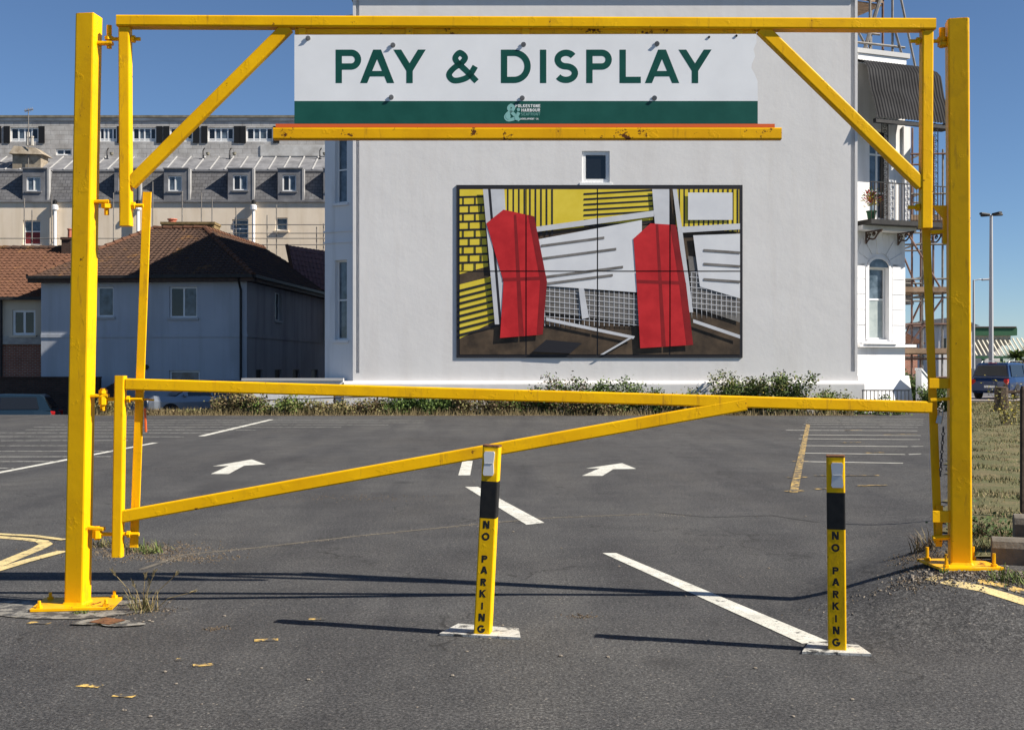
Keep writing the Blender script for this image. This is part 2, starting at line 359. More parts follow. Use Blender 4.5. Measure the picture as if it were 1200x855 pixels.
# ---- terrain: level car park, raised verge round the right-hand gate post, lower street beyond the far left edge
def sm(t): t = max(0.0, min(1.0, t)); return t * t * (3 - 2 * t)
VERGE = 0.277
def verge_edge(Y): return 2.50 + max(0, Y - 7.9) * 0.372
def hz(X, Y):
    z = 0.0
    if X > 1.5 and 5 < Y < 75:
        t = max(0.0, min(1.0, (X - verge_edge(Y) + 0.70 - 0.35 * sm((Y - 8.6) / 2)) / 1.0))
        z += (VERGE - 0.16 * sm((Y - 8.8) / 2.5)) * (0.6 * t + 0.4 * sm(t)) * sm((Y - 6.6) / 1.15) * (1 - sm((Y - 47) / 6))
    if X < -5.6 and Y > 39:
        z -= (0.42 + 0.38 * sm((-13.5 - X) / 3)) * sm((Y - 40.3) / 1.2) * sm((-5.8 - X) / 0.3)
    return z
def ray(px, py): return Vector(((px - CX) / F, 1.0, -(py - HY) / F))
def gp(px, py, up=0.0):                     # ground point seen at a pixel
    r = ray(px, py); t = 3.0
    while t < 300 and EYE + r.z * t > hz(r.x * t, t): t += 0.02 + t * 0.001
    return Vector((r.x * t, t, hz(r.x * t, t) + up))
class Fr:                                   # a facade: origin at its foot, ex along it, outward normal towards the viewer
    def __init__(s, o, yaw):
        s.o = Vector(o); s.ex = Vector((math.cos(R(yaw)), math.sin(R(yaw)), 0)); s.n = Vector((s.ex.y, -s.ex.x, 0))
    def p(s, a, out, z): return s.o + s.ex * a + s.n * out + Vector((0, 0, z))
    def px(s, x, y, out=0.0):               # pixel -> (along, height) on the facade
        r = ray(x, y); c = Vector((0, 0, EYE)); q = s.o + s.n * out
        t = (q - c).dot(s.n) / r.dot(s.n); h = c + r * t - s.o
        return h.dot(s.ex), h.z
    def rect(s, x0, y0, x1, y1, out=0.0):
        a0, z1 = s.px(x0, y0, out); a1, z0 = s.px(x1, y1, out); return a0, a1, z0, z1

def wall_holes(mb, fr, s0, s1, z0, z1, holes, t=0.14):
    S = sorted({s0, s1, *[h[0] for h in holes], *[h[1] for h in holes]}); Z = sorted({z0, z1, *[h[2] for h in holes], *[h[3] for h in holes]})
    S = [a for a in S if s0 <= a <= s1]; Z = [a for a in Z if z0 <= a <= z1]
    for i in range(len(S) - 1):
        for j in range(len(Z) - 1):
            ms, mz = (S[i] + S[i + 1]) / 2, (Z[j] + Z[j + 1]) / 2
            if any(h[0] < ms < h[1] and h[2] < mz < h[3] for h in holes): continue
            mb.poly([fr.p(S[i], 0, Z[j]), fr.p(S[i + 1], 0, Z[j]), fr.p(S[i + 1], 0, Z[j + 1]), fr.p(S[i], 0, Z[j + 1])])
    for a, b, c, d in holes:
        for q in (((a, c), (a, d)), ((a, d), (b, d)), ((b, d), (b, c)), ((b, c), (a, c))):
            (sa, za), (sb, zb) = q
            mb.poly([fr.p(sa, 0, za), fr.p(sb, 0, zb), fr.p(sb, -t, zb), fr.p(sa, -t, za)])
def window(par, fr, r, cols=(), rows=(), rec=0.1, fw=0.06, glass='glass_dark', fmat='frame_white', sill=0.0, sillmat='sill_grey', panes=None):
    a, b, c, d = r; f = MB()
    o0, o1 = -rec - 0.05, -rec
    f.fbox(fr, a, a + fw, o0, o1, c, d); f.fbox(fr, b - fw, b, o0, o1, c, d)
    f.fbox(fr, a + fw, b - fw, o0, o1 - 0.002, d - fw, d); f.fbox(fr, a + fw, b - fw, o0, o1 - 0.002, c, c + fw)
    for k in cols: x = a + (b - a) * k; f.fbox(fr, x - fw * 0.5, x + fw * 0.5, o0, o1 - 0.004, c + fw, d - fw)
    for k in rows: z = c + (d - c) * k; f.fbox(fr, a + fw, b - fw, o0, o1 - 0.007, z - fw * 0.45, z + fw * 0.45)
    w = f.build('window', fmat, par)
    xs = [a + fw] + [a + (b - a) * k for k in cols] + [b - fw]; zs = [c + fw] + [c + (d - c) * k for k in rows] + [d - fw]
    n = 0
    for j in range(len(zs) - 1):
        for i in range(len(xs) - 1):
            g = panes[n % len(panes)] if panes else glass; n += 1
            MB().fbox(fr, xs[i] + 0.01, xs[i + 1] - 0.01, -rec - 0.04, -rec - 0.025, zs[j] + 0.01, zs[j + 1] - 0.01).build('pane', g, w)
    if sill:
        MB().fbox(fr, a - 0.08, b + 0.08, -rec, sill, c - 0.1, c - 0.004).build('sill', sillmat, w)
    return w
def tile_facet(mb, A, B, C, D, course=0.28, pitch=0.21, amp=0.028):     # A-B eave, D-C top; rolled tiles laid in courses
    A, B, C, D = map(Vector, (A, B, C, D)); n = (B - A).cross(D - A).normalized()
    if n.z < 0: n = -n
    ex = (B - A).normalized(); up = n.cross(ex)
    if up.z < 0: up = -up
    H = (D - A).dot(up); nc = max(2, int(H / course))
    for k in range(nc):
        t0, t1 = k / nc, min(1.0, (k + 1.12) / nc)
        L0, R0 = A.lerp(D, t0), B.lerp(C, t0); L1, R1 = A.lerp(D, t1), B.lerp(C, t1)
        m = max(2, int((R0 - L0).length / pitch * 4)); vs = []; fs = []
        for i in range(m + 1):
            q = i / m
            a = L0.lerp(R0, q); b = L1.lerp(R1, q); ph = (a - A).dot(ex) / pitch * 2 * math.pi
            j = 0.008 * math.sin(k * 12.9 + int(ph / 6.283) * 78.2)
            h0 = amp * (0.9 + 0.7 * math.cos(ph)) + 0.03 + j; h1 = amp * (0.9 + 0.7 * math.cos((b - A).dot(ex) / pitch * 2 * math.pi))
            vs += [a, a + n * h0, b + n * h1]
        for i in range(m):
            o = i * 3; fs += [(o, o + 3, o + 4, o + 1), (o + 1, o + 4, o + 5, o + 2)]
        mb.add(vs, fs)
    return mb

# ---- stroke lettering (capital height 1)
def arc(cx, cy, rx, ry, a0, a1, n=14): return [(cx + rx * math.cos(R(a0 + (a1 - a0) * k / n)), cy + ry * math.sin(R(a0 + (a1 - a0) * k / n))) for k in range(n + 1)]
def crom(P, n=6):
    out = []
    for i in range(len(P) - 1):
        p0, p1, p2, p3 = P[max(i - 1, 0)], P[i], P[i + 1], P[min(i + 2, len(P) - 1)]
        for k in range(n):
            t = k / n
            out.append(tuple(0.5 * (2 * p1[c] + (p2[c] - p0[c]) * t + (2 * p0[c] - 5 * p1[c] + 4 * p2[c] - p3[c]) * t * t + (3 * p1[c] - p0[c] - 3 * p2[c] + p3[c]) * t ** 3) for c in (0, 1)))
    return out + [P[-1]]
def stroke(P, w):
    L_, R_ = [], []; n = len(P)
    for i in range(n):
        a = P[max(i - 1, 0)]; b = P[min(i + 1, n - 1)]; dx, dy = b[0] - a[0], b[1] - a[1]; l = math.hypot(dx, dy) or 1
        f = 1.0
        if 0 < i < n - 1:
            d1 = (P[i][0] - a[0], P[i][1] - a[1]); d2 = (b[0] - P[i][0], b[1] - P[i][1]); l1 = math.hypot(*d1) or 1; l2 = math.hypot(*d2) or 1
            cs = (d1[0] * d2[0] + d1[1] * d2[1]) / l1 / l2; f = min(2.0, 1 / math.sqrt(max(0.1, (1 + cs) / 2)))
            dx, dy = d1[0] / l1 + d2[0] / l2, d1[1] / l1 + d2[1] / l2; l = math.hypot(dx, dy) or 1
        nx, ny = -dy / l * w / 2 * f, dx / l * w / 2 * f
        L_.append((P[i][0] + nx, P[i][1] + ny)); R_.append((P[i][0] - nx, P[i][1] - ny))
    return [[R_[i], R_[i + 1], L_[i + 1], L_[i]] for i in range(n - 1)]
def glyph(ch, w, sw):     # list of pieces; every piece is a list of quads
    h = sw / 2; V = lambda x, a=0, b=1: [[(x - h, a), (x + h, a), (x + h, b), (x - h, b)]]
    H = lambda y, a, b: [[(a, y - h), (b, y - h), (b, y + h), (a, y + h)]]
    q = sw * 1.12; m = w / 2; t = sw * 0.62
    bowl = lambda lo, hi, wd: stroke([(h, hi - h), (wd - h - (hi - lo - sw) / 2, hi - h)] + arc(wd - h - (hi - lo - sw) / 2, (hi + lo) / 2, (hi - lo - sw) / 2, (hi - lo - sw) / 2, 90, -90)[1:] + [(h, lo + h)], sw)
    if ch == 'P': return [V(h), bowl(0.40, 1, w)]
    if ch == 'R': return [V(h), bowl(0.44, 1, w * 0.96), [[(w - q * 1.05, 0), (w, 0), (w * 0.62, 0.52), (w * 0.62 - q * 0.95, 0.52)]]]
    if ch == 'B': return [V(h), bowl(0.47, 1, w * 0.9), bowl(0, 0.55, w)]
    if ch == 'D':
        r = (1 - sw) / 2; rx = min(r, w - h - h - 0.05)
        return [V(h), stroke([(h, 1 - h), (w - h - rx, 1 - h)] + arc(w - h - rx, 0.5, rx, r, 90, -90, 20)[1:] + [(h, h)], sw)]
    if ch == 'A': return [[[(0, 0), (q, 0), (m + t, 1), (m - t, 1)]], [[(w - q, 0), (w, 0), (m + t, 1), (m - t, 1)]], [[(w * 0.2, 0.2), (w * 0.8, 0.2), (w * 0.75, 0.2 + sw * 0.85), (w * 0.25, 0.2 + sw * 0.85)]]]
    if ch == 'Y': return [[[(0, 1), (m - h, 0.36), (m + h, 0.44), (q * 1.1, 1)]], [[(w, 1), (w - q * 1.1, 1), (m - h, 0.44), (m + h, 0.36)]], V(m, 0, 0.46)]
    if ch == 'V': return [[[(0, 1), (m - t, 0), (m + t, 0), (q, 1)]], [[(w - q, 1), (m - t, 0), (m + t, 0), (w, 1)]]]
    if ch == 'I': return [V(m)]
    if ch == 'L': return [V(h), H(h, h, w)]
    if ch == 'E': return [V(h), H(h, h, w), H(1 - h, h, w), H(0.52, h, w * 0.9)]
    if ch == 'F': return [V(h), H(1 - h, h, w), H(0.5, h, w * 0.88)]
    if ch == 'H': return [V(h), V(w - h), H(0.5, h, w - h)]
    if ch == 'T': return [V(m), H(1 - h, 0, w)]
    if ch == 'N': return [V(h), V(w - h), [[(w - q * 1.15, 0), (w, 0), (q * 1.15, 1), (0, 1)]]]
    if ch == 'M': return [V(h), V(w - h), [[(0, 1), (q, 1), (m + h, 0.3), (m - h, 0.3)]], [[(w - q, 1), (w, 1), (m + h, 0.3), (m - h, 0.3)]]]
    if ch == 'K': return [V(h), [[(h, 0.30), (h, 0.30 + sw * 1.3), (w - q * 1.2, 1), (w, 1)]], [[(w - q * 1.15, 0), (w, 0), (w * 0.5, 0.62), (w * 0.5 - q * 0.8, 0.5)]]]
    if ch == 'U': return [stroke([(h, 1), (h, 0.4)] + arc(m, 0.4, m - h, 0.4 - h, 180, 360)[1:] + [(w - h, 1)], sw)]
    if ch == 'O': return [stroke(arc(m, 0.5, m - h, 0.5 - h, 0, 360, 28), sw)]
    if ch == 'C': return [stroke(arc(m, 0.5, m - h, 0.5 - h, 45, 315, 22), sw)]
    if ch == 'G': return [stroke(arc(m, 0.5, m - h, 0.5 - h, 42, 352, 24), sw), H(0.44, m, w)]
    if ch == 'S':
        r = (0.5 - h) / 2; rx = m - h
        return [stroke(arc(m, 0.5 + r, rx * 0.92, r, 30, 262, 16) + arc(m, h + r, rx, r, 82, -150, 16), sw)]
    if ch == '&':
        P = crom([(w * 0.96, 0.05), (w * 0.66, 0.35), (w * 0.36, 0.62), (w * 0.30, 0.77), (w * 0.44, 1 - h), (w * 0.60, 0.77), (w * 0.50, 0.61), (w * 0.24, 0.44), (h, 0.25), (w * 0.22, h * 0.95), (w * 0.46, h), (w * 0.72, 0.21), (w * 0.92, 0.50)])
        return [stroke(P, sw * 0.92)]
    if ch == '.': return [[[(0, 0), (sw, 0), (sw, sw), (0, sw)]]]
    return []
def put_glyph(mb, ch, org, ex, ey, n, size, w, sw, lift=0.0):
    org, ex, ey, n = Vector(org), Vector(ex), Vector(ey), Vector(n)
    for k, piece in enumerate(glyph(ch, w, sw)):
        for qd in piece: mb.poly([org + ex * (x * size) + ey * (y * size) + n * (lift + k * 0.00015) for x, y in qd])
    return mb

# ================================================================== the ground
def span(a, b, s): n = max(1, round((b - a) / s)); return [a + (b - a) * i / n for i in range(n)]
xs = span(-900, -60, 120) + span(-60, -8, 4) + span(-8, -5, 0.4) + span(-5, 1.8, 0.5) + span(1.8, 5.2, 0.07) + span(5.2, 24, 0.6) + span(24, 60, 4) + span(60, 900, 120) + [900]
ys = span(-60, 4, 8) + span(4, 6.6, 0.4) + span(6.6, 11, 0.09) + span(11, 39, 0.8) + span(39, 42, 0.2) + span(42, 80, 4) + span(80, 1500, 140) + [1500]
g = MB(); NX = len(xs)
g.v = [(x, y, hz(x, y)) for y in ys for x in xs]
g.f = [(j * NX + i, j * NX + i + 1, (j + 1) * NX + i + 1, (j + 1) * NX + i) for j in range(len(ys) - 1) for i in range(NX - 1)]
ground = struct(g.build('car_park_ground', 'asphalt', smooth=True))

def ribbon(pix, width, name, m, up=0.004, world_pts=None):       # painted stripe along ground points
    P = world_pts or [gp(*p) for p in pix]; D = []
    for a, b in zip(P[:-1], P[1:]):
        n = max(1, int((b - a).length / 0.25)); D += [a.lerp(b, k / n) for k in range(n)]
    D.append(P[-1]); mb = MB(); vs = []
    for i, p in enumerate(D):
        d = D[min(i + 1, len(D) - 1)] - D[max(i - 1, 0)]; d.z = 0; d.normalize(); s = Vector((-d.y, d.x, 0)) * width / 2
        for q in (p + s, p - s): vs.append((q.x, q.y, hz(q.x, q.y) + up))
    mb.add(vs, [(2 * i, 2 * i + 1, 2 * i + 3, 2 * i + 2) for i in range(len(D) - 1)])
    return mb.build(name, m, ground)
def patch(pix, name, m, up=0.004, parent=ground):
    return MB().poly([gp(x, y, up) for x, y in pix]).build(name, m, parent)
def blob(px, py, rx, ry, name, m, up, n=26, jag=0.18, seed=1):     # irregular flat patch centred on a ground point
    q = random.Random(seed); c = gp(px, py); P = []
    ph = [q.random() * 6.28 for _ in range(5)]
    for k in range(n):
        t = k * 2 * math.pi / n; r = 1 + jag * sum(math.sin((j + 2) * t + ph[j]) / (j + 1.3) for j in range(5))
        x, y = c.x + rx * r * math.cos(t), c.y + ry * r * math.sin(t); P.append((x, y, hz(x, y) + up))
    cc = Vector((c.x, c.y, hz(c.x, c.y) + up))
    return MB().add([cc] + P, [(0, i + 1, (i + 1) % n + 1) for i in range(n)]).build(name, m, ground)

patch([(706, 648), (722, 648), (970, 752), (940, 755)], 'lane_line', 'road_white')
patch([(545, 570.5), (560, 570.5), (638, 612.5), (617, 615)], 'lane_line', 'road_white')
patch([(542, 540), (554, 540), (551, 557), (537, 557)], 'lane_line', 'road_white')
patch([(295, 538.3), (311, 544), (286, 545.6), (268, 555.4), (247, 555.4), (268, 546), (249, 546.3)], 'painted_arrow', 'road_white')
patch([(729, 542.7), (745.5, 549.2), (718.6, 549.8), (706, 557.6), (682, 557.6), (703, 548.6), (686.6, 548.8)], 'painted_arrow', 'road_white')
ribbon([(-60, 566), (0, 553.5), (182, 518.8)], 0.13, 'aisle_line', 'road_white')
ribbon([(236, 511), (318, 491.5)], 0.16, 'aisle_line', 'road_white')
for y, x1 in ((548.5, 16), (540.6, 68), (535, 130), (528.5, 140), (522, 110), (516, 150)):
    ribbon([(-80, y + 0.4), (x1, y)], 0.085, 'bay_line', 'road_white_old')
for y, x0, x1 in ((511.5, -60, 215), (507, -40, 245), (503.5, 30, 300), (500.3, 40, 400), (497.4, 60, 455), (494.8, 80, 497), (492.4, 150, 500)):
    ribbon([(x0, y), (x1, y + 0.3)], 0.09, 'bay_line', 'road_white_old')
for y, x0 in ((540.6, 935), (530.8, 935), (522, 937), (514, 936), (509.5, 938), (504, 921), (500, 940), (497, 942), (494.5, 944), (492.3, 944), (490.2, 946)):
    ribbon([(x0, y), (1082, y + 0.8)], 0.10, 'bay_line', 'road_white_old' if y < 503 else 'road_white')
ribbon([(930, 577), (947, 497)], 0.11, 'bay_end_line', 'road_yellow_old', 0.006)
for y, a, b in ((576, 920, 942), (560, 924, 945), (541, 927, 946), (573.5, 955, 985), (569.5, 1005, 1040), (558, 955, 1030), (519, 985, 1010), (531, 1015, 1035), (504.5, 990, 1012), (509.6, 1035, 1075)):
    ribbon([(a, y), (b, y - 0.6)], 0.09, 'bay_end_line', 'road_yellow_old', 0.009)
ribbon([(-20, 628), (30, 632), (49, 634.5), (54, 638), (44, 643.5), (25, 651), (-20, 670)], 0.12, 'kerbside_line', 'road_yellow')
ribbon([(-20, 625.6), (40, 628.4), (76, 633.4)], 0.09, 'kerbside_line', 'road_yellow', 0.008)
ribbon([(-20, 674), (28, 659), (74, 646.5)], 0.11, 'kerbside_line', 'road_yellow', 0.008)
ribbon([(1090, 678), (1118, 685), (1150, 692), (1185, 702), (1230, 716)], 0.085, 'kerbside_line', 'road_yellow')
ribbon([(1146, 681), (1170, 687), (1215, 700)], 0.07, 'kerbside_line', 'road_yellow_old')
for x0, y0, x1, y1 in ((298, 751.5, 326, 750.5), (226, 780, 250, 779), (92, 803, 118, 806), (134, 815, 158, 816.5), (20, 723.5, 40, 724), (34, 730.5, 58, 731), (362, 726, 382, 725.5), (206, 773, 215, 774)):
    ribbon([(x0, y0), (x1, y1)], 0.055, 'paint_trace', 'road_yellow_old')
# seams, old repairs and worn patches in the surface
ribbon([(165, 668), (215, 650), (300, 642), (420, 628), (560, 614), (640, 607), (760, 602)], 0.05, 'surface_seam', 'seam', 0.003)
ribbon([(770, 600), (830, 606), (905, 604), (960, 612)], 0.04, 'surface_seam', 'patch_dark', 0.003)
blob(66, 713, 0.66, 0.26, 'concrete_footing', 'footing', 0.006, n=70, jag=0.34, seed=19)
blob(126, 731, 0.20, 0.10, 'cover_surround', 'footing', 0.010, n=50, jag=0.34, seed=11)
patch([(104, 731), (124, 725.5), (148, 729), (128, 735)], 'cover_plate', 'rusted', 0.014)

# verge, far road and pavement on the right
vb = MB(); vs_ = []; rows = [8.25 + 0.35 * i for i in range(40)] + [22.5 + 1.5 * i for i in range(22)]
for k, y in enumerate(rows):
    for j in range(9):
        x = verge_edge(y) + 0.36 + 0.09 * math.sin(y * 7.3) + 0.05 * math.sin(y * 17) + (j / 8) ** 1.6 * (4.5 + 0.28 * y)
        vs_.append((x, y, hz(x, y) + 0.012 + 0.03 * (j > 0) * (0.5 + 0.5 * math.sin(x * 3.1 + y * 2.3))))
vb.add(vs_, [(k * 9 + j, k * 9 + j + 1, (k + 1) * 9 + j + 1, (k + 1) * 9 + j) for k in range(len(rows) - 1) for j in range(8)])
verge = struct(vb.build('grass_verge', 'verge_ground', smooth=True))
struct(MB().add([(20, 56, 0.03), (120, 56, 0.03), (120, 64, 0.03), (20, 64, 0.03)], [(0, 1, 2, 3)]).build('pavement', 'pavement'))
struct(MB().add([(20, 64, 0.02), (160, 64, 0.02), (160, 90, 0.02), (20, 90, 0.02)], [(0, 1, 2, 3)]).build('far_road', 'far_road'))
gb = MB(); q = random.Random(3)
for _ in range(52000):
    y = 8.3 + 45 * q.random() ** 2.2; x = verge_edge(y) + 0.38 + q.random() * min(3.2, 0.9 + 0.11 * y)
    cl_ = math.sin(x * 5.1 + y * 1.7) + math.sin(x * 2.3 - y * 4.1) + math.sin(x * 9.7 + y * 7.9)
    if q.random() > 0.45 + 0.22 * cl_: continue
    h = (0.02 + 0.03 * q.random()) * (1 + y / 60) * (1 + 0.25 * max(0, cl_)); a = q.random() * 6.28; w = 0.004 * (1 + y / 14)
    z = hz(x, y) + 0.01; d = Vector((math.cos(a), math.sin(a), 0)); ln = Vector((q.gauss(0, .5), q.gauss(0, .5), 1)).normalized()
    b0 = Vector((x, y, z)); gb.add([b0 - d * w, b0 + d * w, b0 + ln * h], [(0, 1, 2)])
half = len(gb.f) * 3 // 5
for nm, sl, m in (('verge_grass', (0, half), 'leaf_straw'), ('verge_grass', (half, len(gb.f)), 'grass_green')):
    k = MB(); k.v = gb.v[sl[0] * 3:sl[1] * 3]; k.f = [(3 * i, 3 * i + 1, 3 * i + 2) for i in range(sl[1] - sl[0])]
    o = k.build(nm, m, kind='stuff'); tag(o, 'dry straw coloured grass on the verge behind the gate post' if m == 'leaf_straw' else 'short green grass growing through the dry verge', 'grass')

# ================================================================== the gate
GB = -0.00865; GA = 8.0 + GB * 2.886
def G(px, py, off=0.0):                   # point in the plane of the gate; off = towards the viewer
    u = (px - CX) / F; D = (GA - off * math.hypot(1, GB)) / (1 - GB * u)
    return Vector((u * D, D, EYE - (py - HY) / F * D))
gex = Vector((1, GB, 0)).normalized(); gn = Vector((GB, -1, 0)).normalized(); UP = Vector((0, 0, 1))

def gate_post(label, top, bot, w, yaw, plate, plate_yaw, bolts):
    b = G(*bot); t = G(*top); b = Vector((b.x, b.y, b.z)); b.z = max(b.z, 0.0)
    p = thing('gate_post', label, 'post', b, 'tall posts that carry the gate')
    s = Vector((math.cos(R(yaw)), math.sin(R(yaw)), 0))
    post = MB().bar(b, t, w, w, s, 0.012).build('upright', 'yellow', p)
    MB().bar(t + UP * 0.0005, t + UP * 0.006, w - 0.02, w - 0.02, s, 0.004).build('cap', 'yellow', post)
    # lumpy weld at the foot
    MB().bar(b + UP * 0.013, b + UP * 0.033, w + 0.03, w + 0.03, s, 0.012, w + 0.004, w + 0.004).build('weld', 'yellow_rusty', post)
    pl = MB(); c = b; e1 = Vector((math.cos(R(plate_yaw)), math.sin(R(plate_yaw)), 0)); e2 = Vector((-e1.y, e1.x, 0))
    pl.prism([c + e1 * sx * plate[0] / 2 + e2 * sy * plate[1] / 2 + UP * 0.004 for sx, sy in ((1, 1), (-1, 1), (-1, -1), (1, -1))], UP * 0.016)
    pr = pl.build('base_plate', 'yellow_rusty', p)
    for sx, sy in ((1, 1), (-1, 1), (-1, -1), (1, -1)):
        q = c + e1 * sx * (plate[0] / 2 - 0.05) + e2 * sy * (plate[1] / 2 - 0.05)
        MB().lathe(q, [(0.022, 0.0195), (0.022, 0.036), (0.012, 0.037), (0.011, 0.036 + bolts)], 6).build('bolt', 'yellow_rusty', pr)
    return p
lp = gate_post('yellow gate post on a concrete footing with a tuft of dry grass beside it', (104.5, 19), (91, 709), 0.132, -6.8, (0.52, 0.40), 8, 0.03)
rp = gate_post('yellow gate post at the edge of the grass verge beside the kerb stones', (1121.5, 25), (1125, 663), 0.136, -11.8, (0.42, 0.40), 4, 0.07)

def lug(parent, a, b, w=0.05, h=0.022, m='yellow'): MB().bar(a, b, w, h, gn, 0.006).build('hinge_lug', m, parent)
def pin(parent, x, y0, y1, r=0.017, off=0.0): MB().tube(G(x, y0, off), G(x, y1, off), r, 10).build('hinge_pin', 'yellow_rusty', parent, smooth=False)
# hinge brackets on the posts
lug(lp, G(113, 51), G(132, 51)); pin(lp, 128, 30, 57); MB().tube(G(128, 47), G(128, 43), 0.03, 6).build('nut', 'yellow', lp)
lug(lp, G(108, 236.5), G(128.5, 236.5)); pin(lp, 125, 234, 252, 0.016); MB().tube(G(125, 239), G(125, 244), 0.036, 6).build('nut', 'yellow', lp)
lug(lp, G(102, 463.5), G(127, 463.5), 0.05, 0.022); pin(lp, 121, 455, 481, 0.02)
MB().tube(G(121, 457), G(121, 461), 0.03, 6).build('nut', 'yellow', lp)
lug(lp, G(100, 617.5), G(122, 619.5), 0.05, 0.025); pin(lp, 114, 616, 632, 0.02)
lug(rp, G(1113, 52), G(1100, 52), 0.05, 0.03); pin(rp, 1104, 33, 56, 0.02); MB().tube(G(1104, 44), G(1104, 49), 0.032, 6).build('nut', 'yellow', rp)
MB().prism([G(1091, 241, 0.0), G(1109, 241, 0.0), G(1109, 286, 0.0), G(1104.5, 286, 0.0), G(1104.5, 256, 0.0)], gn * 0.012).build('bracket', 'yellow', rp)
MB().tube(G(1091, 272), G(1106, 271), 0.014, 8).build('catch_bar', 'yellow', rp)
for y0, y1, x0 in ((443, 455, 1089), (598, 612, 1093)):
    MB().bar(G(x0, (y0 + y1) / 2, 0.03), G(1114, (y0 + y1) / 2, 0.03), (y1 - y0) * 0.0056, 0.01, UP, 0.003).build('catch_plate', 'yellow', rp)
MB().bar(G(1090, 468.5, 0.02), G(1112, 467, 0.02), 0.022, 0.022, UP, 0.004).build('latch', 'yellow', rp)
MB().tube(G(1093, 630, 0.01), G(1112, 629, 0.01), 0.018, 8).build('catch_bar', 'yellow', rp)

# overhead height barrier: beam, two hangers, two braces, the low bar and the hidden droppers behind the board
ob = thing('height_barrier', 'yellow overhead height barrier frame slung between the two gate posts', 'barrier', G(600, 27))
MB().bar(G(139, 26.3), G(1094, 30.2), 0.075, 0.105, UP, 0.01).build('top_beam', 'yellow', ob)
MB().bar(G(146.8, 33.4), G(148, 265), 0.075, 0.075, gex, 0.009).build('hanger', 'yellow', ob)
MB().bar(G(1085.6, 37.3), G(1084.4, 267.5), 0.075, 0.075, gex, 0.009).build('hanger', 'yellow', ob)
MB().bar(G(153, 216), G(338, 32), 0.080, 0.066, gn.cross(G(338, 32) - G(153, 216)), 0.009).build('brace', 'yellow', ob)
MB().bar(G(892, 34), G(1080, 217), 0.080, 0.066, gn.cross(G(1080, 217) - G(892, 34)), 0.009).build('brace', 'yellow', ob)
MB().bar(G(321, 157.3, 0.02), G(915, 157.3, 0.02), 0.079, 0.06, UP, 0.009).build('low_bar', 'yellow_rusty', ob)
for x in (354, 480, 616, 750, 866):
    MB().bar(G(x, 33, 0.026), G(x, 152, 0.026), 0.05, 0.012, gex, 0.003).build('dropper', 'yellow_rusty', ob)
MB().bar(G(346, 37.4, 0.005), G(886, 37.4, 0.005), 0.036, 0.03, UP, 0.004).build('edge_angle', 'yellow_rusty', ob)
def eyebolt(par, x0, x1, y, nut):
    MB().tube(G(x0, y), G(x1, y), 0.013, 8).build('hinge_bolt', 'yellow', par)
    MB().tube(G(nut - 1.8, y), G(nut + 1.8, y), 0.026, 6).build('nut', 'yellow', par)
eyebolt(ob, 131, 164.5, 46, 156.5); eyebolt(ob, 154, 168, 241, 156.5); eyebolt(ob, 1066.5, 1102, 48.5, 1075.5); eyebolt(ob, 1064, 1077, 243, 1075)

# swinging lower barrier
sb = thing('swing_barrier', 'yellow swinging barrier with one long diagonal strut closed across the lane', 'barrier', G(140, 652))
MB().bar(G(141.5, 440), G(138, 652), 0.068, 0.068, gex, 0.009).build('upright', 'yellow', sb)
MB().bar(G(148.5, 450), G(1091, 477), 0.078, 0.055, UP, 0.009).build('top_rail', 'yellow', sb)
dd = G(874, 473.5) - G(142.5, 605)
MB().bar(G(143, 605, 0.004), G(874, 473.5, 0.004), 0.084, 0.05, gn.cross(dd), 0.009).build('diagonal_strut', 'yellow', sb)
eyebolt(sb, 124, 167, 467.5, 151); eyebolt(sb, 118, 163, 625.5, 151)
MB().tube(G(121, 464.5), G(121, 474), 0.032, 8).build('hinge_eye', 'yellow', sb)
MB().tube(G(114, 621), G(114, 630), 0.034, 8).build('hinge_eye', 'yellow', sb)
# slim tie bars behind the hangers
tb = thing('tie_bar', 'slim yellow tie bar leaning behind the hinge end of the swinging barrier', 'bar', G(157, 640, -0.1), 'slim tie bars behind the gate hangers')
MB().bar(G(172.5, 225, -0.05), G(157, 641, -0.05), 0.058, 0.014, gex, 0.003).build('flat_bar', 'yellow', tb)
MB().bar(G(159, 467, -0.056), G(180, 468.5, -0.03), 0.012, 0.02, UP, 0.003).build('tab', 'yellow_rusty', tb)
MB().bar(G(170, 478, -0.04), G(171, 506, -0.04), 0.014, 0.012, gex, 0.003).build('tab', 'sign_orange', tb)
tb2 = thing('tie_bar', 'slim yellow tie bar leaning beside the latch end of the swinging barrier', 'bar', G(1099, 634, -0.05), 'slim tie bars behind the gate hangers')
MB().bar(G(1085, 262, -0.05), G(1099.5, 636, -0.05), 0.055, 0.014, gex, 0.003).build('flat_bar', 'yellow', tb2)
MB().bar(G(1101, 592, -0.02), G(1100, 640, -0.02), 0.045, 0.01, gex, 0.003).build('foot_strap', 'yellow_rusty', tb2)

# padlock on a chain at the latch
pk = thing('padlock', 'steel padlock with a dangling chain by the latch of the barrier', 'padlock', G(1101, 492, -0.02))
MB().bar(G(1102, 487, 0.0), G(1100, 496, 0.0), 0.04, 0.02, gex, 0.008).build('lock_body', 'steel', pk)
MB().path([G(1100, 488), G(1099.5, 480), G(1102, 478), G(1105, 480), G(1104.5, 488)], 0.005, 6).build('shackle', 'steel', pk)
for i in range(11):
    a = G(1105.5 - i * 0.35, 503 + i * 5.2)
    e = (gex if i % 2 else gn) * 0.009
    MB().path([a + UP * 0.018 + e * 0.2, a + e, a - UP * 0.018 + e * 0.2, a - UP * 0.018 - e * 0.2, a - e, a + UP * 0.018 - e * 0.2, a + UP * 0.018 + e * 0.2], 0.004, 5).build('chain_link', 'dark_steel', pk)

